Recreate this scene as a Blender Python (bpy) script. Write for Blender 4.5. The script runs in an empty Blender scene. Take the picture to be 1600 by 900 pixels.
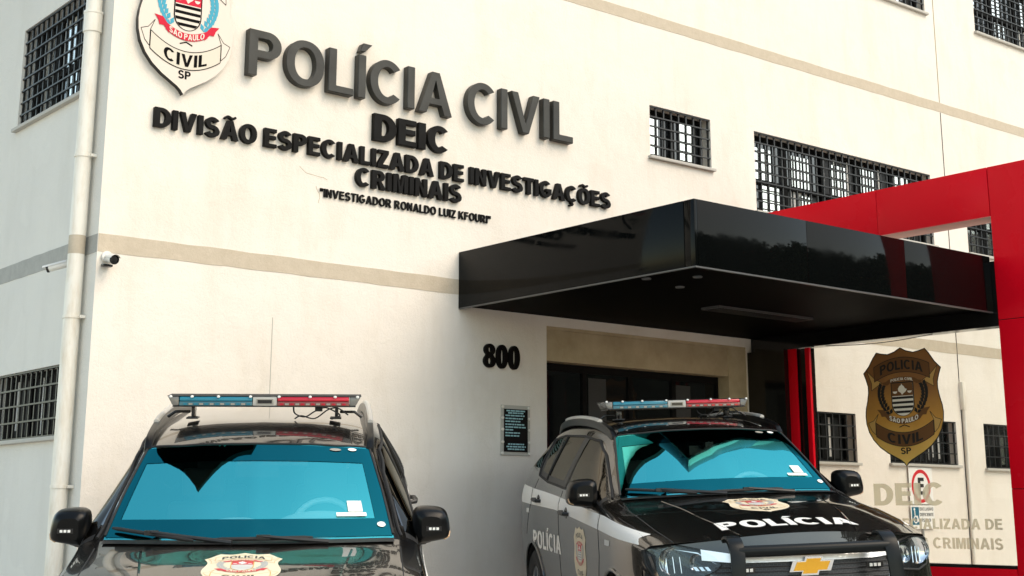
import bpy, bmesh, math, random
from math import sin, cos, pi, radians, sqrt, atan2
from mathutils import Vector, Matrix
from mathutils.bvhtree import BVHTree
from mathutils.geometry import tessellate_polygon
random.seed(7)
SC = bpy.context.scene
COL = SC.collection

# ------------------------------------------------------------------ camera
cam = bpy.data.cameras.new('camera')
camo = bpy.data.objects.new('camera', cam)
COL.objects.link(camo)
CAM = Vector((-4.2510, -10.3, 1.30))
YAW, PITCH, ROLL = radians(39.116), radians(13.0426), radians(0.0808)
cam.sensor_width = 36.0
cam.lens = 2195.3 / 1600 * 36.0
cam.shift_y = -(450 - 290.25) / 1600
cam.clip_start, cam.clip_end = 0.1, 3000
fw = Vector((sin(YAW) * cos(PITCH), cos(YAW) * cos(PITCH), sin(PITCH)))
rt = Vector((cos(YAW), -sin(YAW), 0)); up = rt.cross(fw)
rt, up = cos(ROLL) * rt + sin(ROLL) * up, -sin(ROLL) * rt + cos(ROLL) * up
camo.matrix_world = Matrix(((rt.x, up.x, -fw.x, CAM.x), (rt.y, up.y, -fw.y, CAM.y), (rt.z, up.z, -fw.z, CAM.z), (0, 0, 0, 1)))
SC.camera = camo

# ------------------------------------------------------------------ sky, sun, exposure
SUN = Vector((0.34, -0.66, 0.82)).normalized()
world = bpy.data.worlds.new('World'); SC.world = world; world.use_nodes = True
wn = world.node_tree.nodes; wl = world.node_tree.links
sky = wn.new('ShaderNodeTexSky'); sky.sky_type = 'NISHITA'; sky.sun_disc = False
sky.sun_elevation = math.asin(SUN.z); sky.sun_rotation = atan2(SUN.x, SUN.y)
sky.altitude = 0; sky.air_density = 1.0; sky.dust_density = 1.2; sky.ozone_density = 0.6
tint = wn.new('ShaderNodeMix'); tint.data_type = 'RGBA'; tint.blend_type = 'MULTIPLY'; tint.inputs[0].default_value = 1
tint.inputs[7].default_value = (1.0, .89, .69, 1)      # warm late haze over the blue
wl.new(sky.outputs[0], tint.inputs[6]); wl.new(tint.outputs[2], wn['Background'].inputs[0])
wn['Background'].inputs[1].default_value = 0.15
sl = bpy.data.lights.new('sun', 'SUN'); so = bpy.data.objects.new('sun', sl); COL.objects.link(so)
sl.energy = 0.5; sl.angle = radians(40); sl.color = (1.0, 0.90, 0.76)
so.rotation_euler = SUN.to_track_quat('Z', 'Y').to_euler(); so.location = (20, -20, 30)
SC.view_settings.view_transform = 'Standard'; SC.view_settings.look = 'None'
SC.view_settings.exposure = 1.62; SC.view_settings.gamma = 1.0
SC.render.engine = 'CYCLES'
SC.cycles.max_bounces = 8; SC.cycles.transparent_max_bounces = 12
SC.cycles.use_denoising = True

# ------------------------------------------------------------------ materials
MATS = {}
def mat(name, col=(.5, .5, .5), rough=.5, metal=0, spec=.5, ior=None, coat=0, coat_rough=.03, emit=None, trans=0, alpha=1):
    m = bpy.data.materials.new(name); m.use_nodes = True
    b = m.node_tree.nodes['Principled BSDF']
    b.inputs['Base Color'].default_value = (*col, 1); b.inputs['Roughness'].default_value = rough
    b.inputs['Metallic'].default_value = metal; b.inputs['Specular IOR Level'].default_value = spec
    if ior: b.inputs['IOR'].default_value = ior
    b.inputs['Coat Weight'].default_value = coat; b.inputs['Coat Roughness'].default_value = coat_rough
    b.inputs['Transmission Weight'].default_value = trans; b.inputs['Alpha'].default_value = alpha
    if coat: b.inputs['Coat IOR'].default_value = 1.75
    MATS[name] = m
    return m
def nodes(m): return m.node_tree.nodes, m.node_tree.links, m.node_tree.nodes['Principled BSDF']
def noise(n, l, scale, detail=4, rough=.55, coord=None, vec_scale=None):
    t = n.new('ShaderNodeTexNoise'); t.inputs['Scale'].default_value = scale; t.inputs['Detail'].default_value = detail
    t.inputs['Roughness'].default_value = rough
    c = n.new('ShaderNodeTexCoord')
    if vec_scale:
        mp = n.new('ShaderNodeMapping'); mp.inputs['Scale'].default_value = vec_scale
        l.new(c.outputs['Object'], mp.inputs[0]); l.new(mp.outputs[0], t.inputs[0])
    else: l.new(c.outputs['Object'], t.inputs[0])
    return t
def ramp(n, l, src, stops):
    r = n.new('ShaderNodeValToRGB'); e = r.color_ramp.elements
    while len(e) < len(stops): e.new(.5)
    for k, (p, c) in enumerate(stops):
        e[k].position = p; e[k].color = (*c, 1) if len(c) == 3 else c
    l.new(src, r.inputs[0]); return r
def bump(n, l, b, src, strength, dist=.01, normal=None):
    bp = n.new('ShaderNodeBump'); bp.inputs['Strength'].default_value = strength; bp.inputs['Distance'].default_value = dist
    l.new(src, bp.inputs['Height'])
    if normal: l.new(normal, bp.inputs['Normal'])
    l.new(bp.outputs[0], b.inputs['Normal']); return bp
def mix(n, l, fac, a, b_, mode='MIX'):
    mx = n.new('ShaderNodeMix'); mx.data_type = 'RGBA'; mx.blend_type = mode
    for s, v in ((mx.inputs[0], fac), (mx.inputs[6], a), (mx.inputs[7], b_)):
        if hasattr(v, 'is_linked'): l.new(v, s)
        elif isinstance(v, (int, float)): s.default_value = v
        else: s.default_value = (*v, 1)
    return mx.outputs[2]

def plaster(name, c1, c2, stain):
    m = mat(name, c1, .85, spec=.25); n, l, b = nodes(m)
    big = noise(n, l, .55, 5, .6); r = ramp(n, l, big.outputs[0], [(.35, c1), (.68, c2)])
    st = noise(n, l, 1.6, 8, .65, vec_scale=(1.4, 1.4, .45)); f = ramp(n, l, st.outputs[0], [(.50, (0, 0, 0)), (.72, (1, 1, 1))])
    fm = n.new('ShaderNodeMath'); fm.operation = 'MULTIPLY'; fm.inputs[1].default_value = .30; l.new(f.outputs[0], fm.inputs[0])
    c = mix(n, l, fm.outputs[0], r.outputs[0], stain)
    # rain streaks running down
    sk = noise(n, l, 3.2, 6, .6, vec_scale=(2.6, 2.6, .16)); sf = ramp(n, l, sk.outputs[0], [(.56, (0, 0, 0)), (.78, (1, 1, 1))])
    sm_ = n.new('ShaderNodeMath'); sm_.operation = 'MULTIPLY'; sm_.inputs[1].default_value = .16; l.new(sf.outputs[0], sm_.inputs[0])
    c = mix(n, l, sm_.outputs[0], c, stain)
    # patched repaint: faint irregular lighter islands
    pt = noise(n, l, 1.1, 3, .45); pf = ramp(n, l, pt.outputs[0], [(.60, (0, 0, 0)), (.615, (1, 1, 1))])
    pm = n.new('ShaderNodeMath'); pm.operation = 'MULTIPLY'; pm.inputs[1].default_value = .30; l.new(pf.outputs[0], pm.inputs[0])
    c = mix(n, l, pm.outputs[0], c, tuple(min(.84, x * 1.05) for x in c1))
    l.new(c, b.inputs['Base Color'])
    g = noise(n, l, 42, 6, .75); wv = noise(n, l, 2.2, 3, .5)
    ad = n.new('ShaderNodeMath'); ad.operation = 'MULTIPLY_ADD'; ad.inputs[1].default_value = .25
    l.new(g.outputs[0], ad.inputs[0]); l.new(wv.outputs[0], ad.inputs[2])
    bump(n, l, b, ad.outputs[0], .75, .025)
    return m
plaster('wall_plaster', (.78, .725, .655), (.735, .68, .605), (.56, .475, .36))
plaster('shade_tone_plaster', (.72, .70, .65), (.66, .64, .60), (.56, .54, .49))  # same plaster as the front, greyed in the colour for the shaded side
def band(name, c, c2):
    m = mat(name, c, .85, spec=.2); n, l, b = nodes(m)
    t = noise(n, l, 9, 8, .75); r = ramp(n, l, t.outputs[0], [(.40, c), (.66, c2)])
    t2 = noise(n, l, 2.3, 6, .7); f = ramp(n, l, t2.outputs[0], [(.66, (0, 0, 0)), (.69, (1, 1, 1))])
    l.new(mix(n, l, f.outputs[0], r.outputs[0], (.70, .62, .48)), b.inputs['Base Color'])
    g = noise(n, l, 60, 4, .7); bump(n, l, b, g.outputs[0], .35, .01)
band('band_paint', (.49, .42, .325), (.55, .475, .375))
band('shade_tone_band', (.36, .355, .33), (.42, .415, .385))  # same band paint, shade of the side wall put into its colour
m = mat('old_paper_tan', (.5, .42, .28), .8); n, l, b = nodes(m)
t = noise(n, l, 3, 8, .7); l.new(ramp(n, l, t.outputs[0], [(.3, (.50, .41, .27)), (.7, (.36, .285, .175))]).outputs[0], b.inputs['Base Color'])
m = mat('pvc_pipe', (.78, .74, .66), .45, spec=.4); n, l, b = nodes(m)
t = noise(n, l, 4, 7, .7, vec_scale=(3, 3, .6)); l.new(ramp(n, l, t.outputs[0], [(.45, (.80, .765, .69)), (.8, (.62, .53, .41))]).outputs[0], b.inputs['Base Color'])
bump(n, l, b, t.outputs[0], .15, .01)
mat('sill_stone', (.44, .42, .38), .7)
mat('black_iron', (.012, .012, .012), .45)
mat('window_frame', (.006, .006, .006), .6, spec=.1); mat('reflection_grey', (.035, .036, .036), .6)
mat('window_dark', (.010, .011, .012), .5)
m = mat('window_glass', (.02, .022, .024), .03, ior=1.75); n, l, b = nodes(m)
t = noise(n, l, 1.1, 2); bump(n, l, b, t.outputs[0], .04, .05)
mat('blind', (.62, .61, .58), .8); m = mat('sky_glint', (.80, .80, .76), .06, metal=.9)
mat('door_glass', (.006, .007, .008), .03, ior=1.33)
def rough_var(m, scale, lo, hi):
    n, l, b = nodes(m); t = noise(n, l, scale, 5, .6)
    r = ramp(n, l, t.outputs[0], [(.35, (lo,) * 3), (.7, (hi,) * 3)]); l.new(r.outputs[0], b.inputs['Roughness'])
m = mat('canopy_black', (.0025, .003, .003), .05, ior=1.2); rough_var(m, 2.4, .02, .16)
n, l, b = nodes(m); t = noise(n, l, .8, 2, .4); bump(n, l, b, t.outputs[0], .05, .05)
mat('soffit_black', (.0015, .0015, .0015), .6, spec=.02)
mat('trim_grey', (.10, .10, .10), .45, metal=.5); mat('post_grey', (.35, .35, .34), .4, metal=.6)
m = mat('red_panel', (.70, .003, .014), .3, spec=.12); rough_var(m, 1.2, .22, .40); n, l, b = nodes(m); t = noise(n, l, 1.3, 3, .5); bump(n, l, b, t.outputs[0], .12, .06)
mat('red_underside', (.55, .22, .18), .5)
mat('dark_joint', (.01, .004, .004), .7)
mat('black_panel', (.006, .006, .006), .12)
m = mat('steel_letter', (.05, .05, .045), .5, spec=.3); rough_var(m, 6, .35, .55)
n, l, b = nodes(m); t = noise(n, l, 5, 6, .7); l.new(ramp(n, l, t.outputs[0], [(.35, (.040, .039, .033)), (.7, (.026, .025, .022))]).outputs[0], b.inputs['Base Color'])
m = mat('black_letter', (.0035, .003, .0026), .5, spec=.12); rough_var(m, 8, .4, .65)
mat('crest_white', (.66, .585, .51), .5); mat('crest_shade', (.62, .56, .46), .5)
mat('crest_red', (.55, .004, .03), .5, spec=.2); mat('crest_blue', (.05, .33, .46), .5, spec=.2); mat('crest_black', (.004, .003, .003), .8, spec=.1)
mat('crest_edge', (.010, .008, .007), .35)
def grad_bronze():
    m = mat('bronze_film', (.20, .11, .03), .35, metal=.35); n, l, b = nodes(m)
    c = n.new('ShaderNodeTexCoord'); s = n.new('ShaderNodeSeparateXYZ'); l.new(c.outputs['Object'], s.inputs[0])
    mr = n.new('ShaderNodeMapRange'); mr.inputs[1].default_value = -.35; mr.inputs[2].default_value = -1.1; l.new(s.outputs[2], mr.inputs[0])
    t = noise(n, l, 2.5, 4, .6); ad = n.new('ShaderNodeMath'); ad.operation = 'MULTIPLY_ADD'; ad.inputs[1].default_value = .5; ad.inputs[2].default_value = -.25
    l.new(t.outputs[0], ad.inputs[0]); a2 = n.new('ShaderNodeMath'); a2.operation = 'ADD'; l.new(ad.outputs[0], a2.inputs[0]); l.new(mr.outputs[0], a2.inputs[1])
    r = ramp(n, l, a2.outputs[0], [(0, (.30, .135, .045)), (.5, (.62, .31, .06)), (1, (1.0, .64, .16))])
    l.new(r.outputs[0], b.inputs['Base Color'])
grad_bronze()
mat('bronze_dark', (.17, .075, .025), .4, metal=.3); mat('bronze_black', (.008, .007, .006), .45)
mat('bronze_pale', (.78, .72, .62), .5); mat('bronze_light', (.60, .36, .11), .4, metal=.3)
m = mat('frosted_letter', (.74, .70, .60), .7); n, l, b = nodes(m)
tl = n.new('ShaderNodeBsdfTranslucent'); tl.inputs[0].default_value = (.76, .72, .62, 1); tp = n.new('ShaderNodeBsdfTransparent'); tp.inputs[0].default_value = (.88, .86, .78, 1)
m1 = n.new('ShaderNodeMixShader'); m1.inputs[0].default_value = .8; l.new(b.outputs[0], m1.inputs[1]); l.new(tl.outputs[0], m1.inputs[2])
m2 = n.new('ShaderNodeMixShader'); m2.inputs[0].default_value = .50; l.new(m1.outputs[0], m2.inputs[1]); l.new(tp.outputs[0], m2.inputs[2]); l.new(m2.outputs[0], n['Material Output'].inputs[0])
mat('sign_white', (.80, .79, .76), .4); mat('sign_red', (.60, .02, .03), .4); mat('sign_black', (.01, .01, .01), .5); mat('sign_blue', (.01, .12, .19), .4)
mat('board_black', (.004, .005, .005), .35, spec=.15); mat('board_text', (.30, .52, .55), .6); mat('board_edge', (.45, .43, .38), .5)
mat('bolt_pale', (.75, .70, .62), .4)
mat('camera_white', (.72, .70, .66), .35); mat('camera_lens', (.008, .008, .008), .1)
# car
m = mat('car_paint', (.004, .0035, .003), .25, spec=.2, coat=1.0, coat_rough=.012); n, l, b = nodes(m); t = noise(n, l, 7, 6, .7); l.new(ramp(n, l, t.outputs[0], [(.45, (.008,)*3), (.75, (.05,)*3)]).outputs[0], b.inputs['Coat Roughness']); t2 = noise(n, l, 22, 6, .7); l.new(ramp(n, l, t2.outputs[0], [(.4, (.0035, .003, .0026)), (.8, (.011, .0095, .008))]).outputs[0], b.inputs['Base Color'])
m = mat('car_plastic', (.012, .012, .012), .45); n, l, b = nodes(m)
t = noise(n, l, 90, 3); bump(n, l, b, t.outputs[0], .12, .004)
mat('mirror_black', (.003, .0033, .0036), .28, spec=.2); mat('satin_chrome', (.88, .89, .90), .32, metal=1)
mat('rubber', (.010, .010, .010), .7)
mat('tyre_rubber', (.015, .015, .015), .85)
mat('chrome', (.85, .86, .87), .06, metal=1); mat('alloy', (.45, .46, .47), .3, metal=1)
mat('gold_badge', (.78, .42, .04), .25, metal=.6)
mat('bar_steel', (.006, .008, .009), .30, spec=.16)
mat('rail_metal', (.62, .61, .58), .35, metal=.5); mat('lens_smoke', (.26, .25, .23), .15, trans=.4)
mat('white_vinyl', (.80, .79, .75), .4); mat('cream_vinyl', (.76, .66, .48), .45)
mat('vinyl_red', (.62, .03, .05), .4); mat('vinyl_gold', (.60, .36, .06), .4); mat('vinyl_black', (.02, .02, .02), .4); mat('vinyl_grey', (.45, .45, .42), .4)
mat('seat_cloth', (.14, .14, .14), .9); mat('dash_grey', (.34, .36, .37), .6); mat('wheel_grey', (.75, .77, .78), .4); mat('headliner', (.35, .34, .31), .9)
mat('lamp_black', (.012, .012, .013), .2); mat('led_white', (.85, .85, .82), .3); mat('amber', (.62, .42, .25), .2)
mat('lens_blue', (.012, .23, .34), .08, ior=1.5, trans=.25); mat('lens_red', (.62, .006, .03), .08, ior=1.5, trans=.25)
mat('lens_clear', (.62, .60, .55), .12, trans=.35); mat('led_housing', (.30, .28, .24), .35); mat('lens_blue_low', (.05, .16, .20), .15, trans=.2); mat('lens_red_low', (.24, .06, .045), .15, trans=.2); mat('tail_red', (.4, .01, .01), .15)
def film(name, tint, refl, fac, rough=.015, wave=.05):
    m = bpy.data.materials.new(name); m.use_nodes = True; n, l = m.node_tree.nodes, m.node_tree.links
    n.remove(n['Principled BSDF'])
    t = noise(n, l, 2.6, 2, .4); bp = n.new('ShaderNodeBump'); bp.inputs['Strength'].default_value = wave; bp.inputs['Distance'].default_value = .02; l.new(t.outputs[0], bp.inputs['Height'])
    tr = n.new('ShaderNodeBsdfTransparent'); tr.inputs[0].default_value = (*tint, 1)
    gl = n.new('ShaderNodeBsdfGlossy'); gl.inputs[0].default_value = (*refl, 1); gl.inputs['Roughness'].default_value = rough; l.new(bp.outputs[0], gl.inputs['Normal'])
    lw = n.new('ShaderNodeFresnel'); lw.inputs[0].default_value = fac
    ge = n.new('ShaderNodeNewGeometry'); iv = n.new('ShaderNodeMath'); iv.operation = 'SUBTRACT'; iv.inputs[0].default_value = 1; l.new(ge.outputs['Backfacing'], iv.inputs[1])
    mu = n.new('ShaderNodeMath'); mu.operation = 'MULTIPLY'; l.new(lw.outputs[0], mu.inputs[0]); l.new(iv.outputs[0], mu.inputs[1])
    mx = n.new('ShaderNodeMixShader'); l.new(mu.outputs[0], mx.inputs[0]); l.new(tr.outputs[0], mx.inputs[1]); l.new(gl.outputs[0], mx.inputs[2])
    l.new(mx.outputs[0], n['Material Output'].inputs[0]); MATS[name] = m; return m
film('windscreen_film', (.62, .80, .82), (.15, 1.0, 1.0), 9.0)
film('windscreen_border', (.02, .02, .02), (.05, .75, .85), 2.9)
film('side_film', (.06, .06, .055), (.75, .70, .62), 1.9)
film('lamp_lens', (.95, .96, .96), (.8, .95, 1.0), 1.4)
film('panel_glass', (.90, .91, .89), (.9, .95, .97), 1.35)
m = mat('grille_mesh', (.010, .010, .011), .35); n, l, b = nodes(m)
t = n.new('ShaderNodeTexBrick'); t.inputs['Scale'].default_value = 22; t.inputs['Mortar Size'].default_value = .025
t.inputs['Color1'].default_value = (.003, .003, .003, 1); t.inputs['Color2'].default_value = (.004, .004, .004, 1); t.inputs['Mortar'].default_value = (.06, .06, .06, 1)
c = n.new('ShaderNodeTexCoord'); mp = n.new('ShaderNodeMapping'); mp.inputs['Rotation'].default_value = (radians(90), 0, 0)
l.new(c.outputs['Object'], mp.inputs[0]); l.new(mp.outputs[0], t.inputs[0]); l.new(t.outputs[0], b.inputs['Base Color'])
bump(n, l, b, t.outputs['Fac'], .8, .01)
m = mat('driveway', (.26, .24, .21), .85); n, l, b = nodes(m)
t = noise(n, l, .7, 8, .7); l.new(ramp(n, l, t.outputs[0], [(.3, (.40, .37, .32)), (.7, (.50, .46, .40))]).outputs[0], b.inputs['Base Color'])
t = noise(n, l, 40, 5, .7); bump(n, l, b, t.outputs[0], .3, .02)
m = mat('leaves', (.035, .06, .018), .7); n, l, b = nodes(m)
t = noise(n, l, .6, 4); l.new(ramp(n, l, t.outputs[0], [(.35, (.02, .035, .012)), (.7, (.06, .085, .028))]).outputs[0], b.inputs['Base Color'])
mat('bark', (.08, .06, .045), .9)

# ------------------------------------------------------------------ mesh helpers
def link(o, parent=None):
    COL.objects.link(o)
    if parent is not None: o.parent = parent
    return o
def tag(o, label=None, cat=None, group=None, kind=None):
    for k, v in (('label', label), ('category', cat), ('group', group), ('kind', kind)):
        if v: o[k] = v
    return o
def thing(name, label, cat, loc=(0, 0, 0), group=None):
    o = bpy.data.objects.new(name, None); o.empty_display_size = .2; o.location = loc; link(o)
    return tag(o, label, cat, group)
class MB:
    def __init__(s): s.v = []; s.f = []; s.m = []; s.mats = []; s.sm = []
    def mi(s, m):
        if m not in s.mats: s.mats.append(m)
        return s.mats.index(m)
    def add(s, vs, fs, m, smooth=False):
        k = len(s.v); s.v += [tuple(v) for v in vs]; i = s.mi(m)
        for f in fs: s.f.append(tuple(k + j for j in f)); s.m.append(i); s.sm.append(smooth)
        return s
    def box(s, a, b, m):
        (x0, y0, z0), (x1, y1, z1) = a, b
        vs = [(x, y, z) for z in (z0, z1) for y in (y0, y1) for x in (x0, x1)]
        return s.add(vs, [(0, 2, 3, 1), (4, 5, 7, 6), (0, 1, 5, 4), (2, 6, 7, 3), (0, 4, 6, 2), (1, 3, 7, 5)], m)
    def quad(s, p, m): return s.add(p, [tuple(range(len(p)))], m)
    def prism(s, loops, map3, d0, d1, m, m_side=None, back=True):
        """loops: 2D outlines (first outer, then holes / islands); map3(x,y,d) -> 3D; front cap at d1."""
        pts = [p for lp in loops for p in lp]
        tri = tessellate_polygon([[Vector((x, y, 0)) for x, y in lp] for lp in loops])
        def up(t):
            a, b, c = (pts[i] for i in t)
            return t if (b[0]-a[0])*(c[1]-a[1]) - (b[1]-a[1])*(c[0]-a[0]) > 0 else t[::-1]
        tri = [up(t) for t in tri]
        k = len(pts); F = [map3(x, y, d1) for x, y in pts]
        if d0 == d1: return s.add(F, tri, m)
        B = [map3(x, y, d0) for x, y in pts]
        fs = [tuple(t) for t in tri]; s.add(F + B, fs + ([tuple(k + i for i in t[::-1]) for t in tri] if back else []), m)
        base = len(s.v) - 2 * k; o = 0; im = s.mi(m_side or m)
        for li, lp in enumerate(loops):
            nn = len(lp); area = sum(lp[i][0]*lp[(i+1) % nn][1] - lp[(i+1) % nn][0]*lp[i][1] for i in range(nn))
            hole = any(inside(lp[0], q) for q in loops if q is not lp)
            for i in range(nn):
                a, b2 = base + o + i, base + o + (i + 1) % nn
                f = (a, a + k, b2 + k, b2) if (area > 0) != hole else (a, b2, b2 + k, a + k)
                s.f.append(f); s.m.append(im); s.sm.append(False)
            o += nn
        return s
    def tube(s, pts, r, m, seg=10, cap=True, close=False):
        P = [Vector(p) for p in pts]; n = len(P); rr = r if isinstance(r, (list, tuple)) else [r] * n
        vs = []; prev = None
        for i in range(n):
            a = P[(i - 1) % n] if close or i else P[0]; b = P[(i + 1) % n] if close or i < n - 1 else P[-1]
            t = (b - a).normalized()
            if prev is None:
                u = t.orthogonal().normalized()
            else:
                u = prev - t * prev.dot(t); u = u.normalized() if u.length > 1e-6 else t.orthogonal().normalized()
            prev = u; w = t.cross(u)
            for k in range(seg):
                g = 2 * pi * k / seg; vs.append(P[i] + rr[i] * (cos(g) * u + sin(g) * w))
        fs = []
        for i in range(n if close else n - 1):
            j = (i + 1) % n
            for k in range(seg): fs.append((i*seg+k, i*seg+(k+1) % seg, j*seg+(k+1) % seg, j*seg+k))
        if cap and not close: fs += [tuple(range(seg))[::-1], tuple((n-1)*seg + k for k in range(seg))]
        return s.add(vs, fs, m, True)
    def lathe(s, prof, m, M=None, seg=32):
        vs = []; M = M or Matrix()
        for r, h in prof:
            for k in range(seg): vs.append(M @ Vector((r * cos(2*pi*k/seg), r * sin(2*pi*k/seg), h)))
        fs = [(i*seg+k, i*seg+(k+1) % seg, (i+1)*seg+(k+1) % seg, (i+1)*seg+k) for i in range(len(prof)-1) for k in range(seg)]
        return s.add(vs, fs, m, True)
    def build(s, name, parent=None, bevel=0, seg=2, merge=False, auto=35, solid=0):
        me = bpy.data.meshes.new(name); me.from_pydata(s.v, [], s.f)
        for m in s.mats: me.materials.append(MATS[m])
        me.polygons.foreach_set('material_index', s.m); me.polygons.foreach_set('use_smooth', [bool(x) or bevel > 0 for x in s.sm])
        me.update()
        o = bpy.data.objects.new(name, me); link(o, parent)
        bm = bmesh.new(); bm.from_mesh(me)
        if merge: bmesh.ops.remove_doubles(bm, verts=bm.verts, dist=1e-4)
        if bevel:
            bmesh.ops.remove_doubles(bm, verts=bm.verts, dist=1e-5)
            ed = [e for e in bm.edges if len(e.link_faces) == 2 and e.calc_face_angle(0) > radians(30)]
            bmesh.ops.bevel(bm, geom=ed, offset=bevel, segments=seg, affect='EDGES', profile=.6, clamp_overlap=True)
        for e in bm.edges:
            if len(e.link_faces) == 2: e.smooth = e.calc_face_angle(0) < radians(auto)
        bm.to_mesh(me); bm.free(); me.update()
        return o
def inside(p, poly):
    x, y = p; c = False; n = len(poly)
    for i in range(n):
        (x1, y1), (x2, y2) = poly[i], poly[i - 1]
        if (y1 > y) != (y2 > y) and x < (x2 - x1) * (y - y1) / (y2 - y1) + x1: c = not c
    return c
def arc(cx, cy, rx, ry, a0, a1, n=14):
    return [(cx + rx * cos(radians(a0 + (a1 - a0) * k / n)), cy + ry * sin(radians(a0 + (a1 - a0) * k / n))) for k in range(n + 1)]
def catmull(P, n=8, closed=False):
    out = []; m = len(P)
    for i in range(m if closed else m - 1):
        p = [P[(i + k) % m] if closed else P[min(max(i + k, 0), m - 1)] for k in (-1, 0, 1, 2)]
        for s in range(n):
            t = s / n
            out.append(tuple(.5 * (2*b + (c-a)*t + (2*a-5*b+4*c-d)*t*t + (3*b-a-3*c+d)*t**3) for a, b, c, d in zip(*p)))
    if not closed: out.append(tuple(P[-1]))
    return out
def stroke(P, w):
    """outline of a thick 2-D line"""
    L, R = [], []
    for i, p in enumerate(P):
        a, b = P[max(i-1, 0)], P[min(i+1, len(P)-1)]; dx, dy = b[0]-a[0], b[1]-a[1]; d = math.hypot(dx, dy) or 1
        ww = w[i] if isinstance(w, list) else w
        L.append((p[0] - dy/d*ww/2, p[1] + dx/d*ww/2)); R.append((p[0] + dy/d*ww/2, p[1] - dx/d*ww/2))
    return L + R[::-1]

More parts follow.
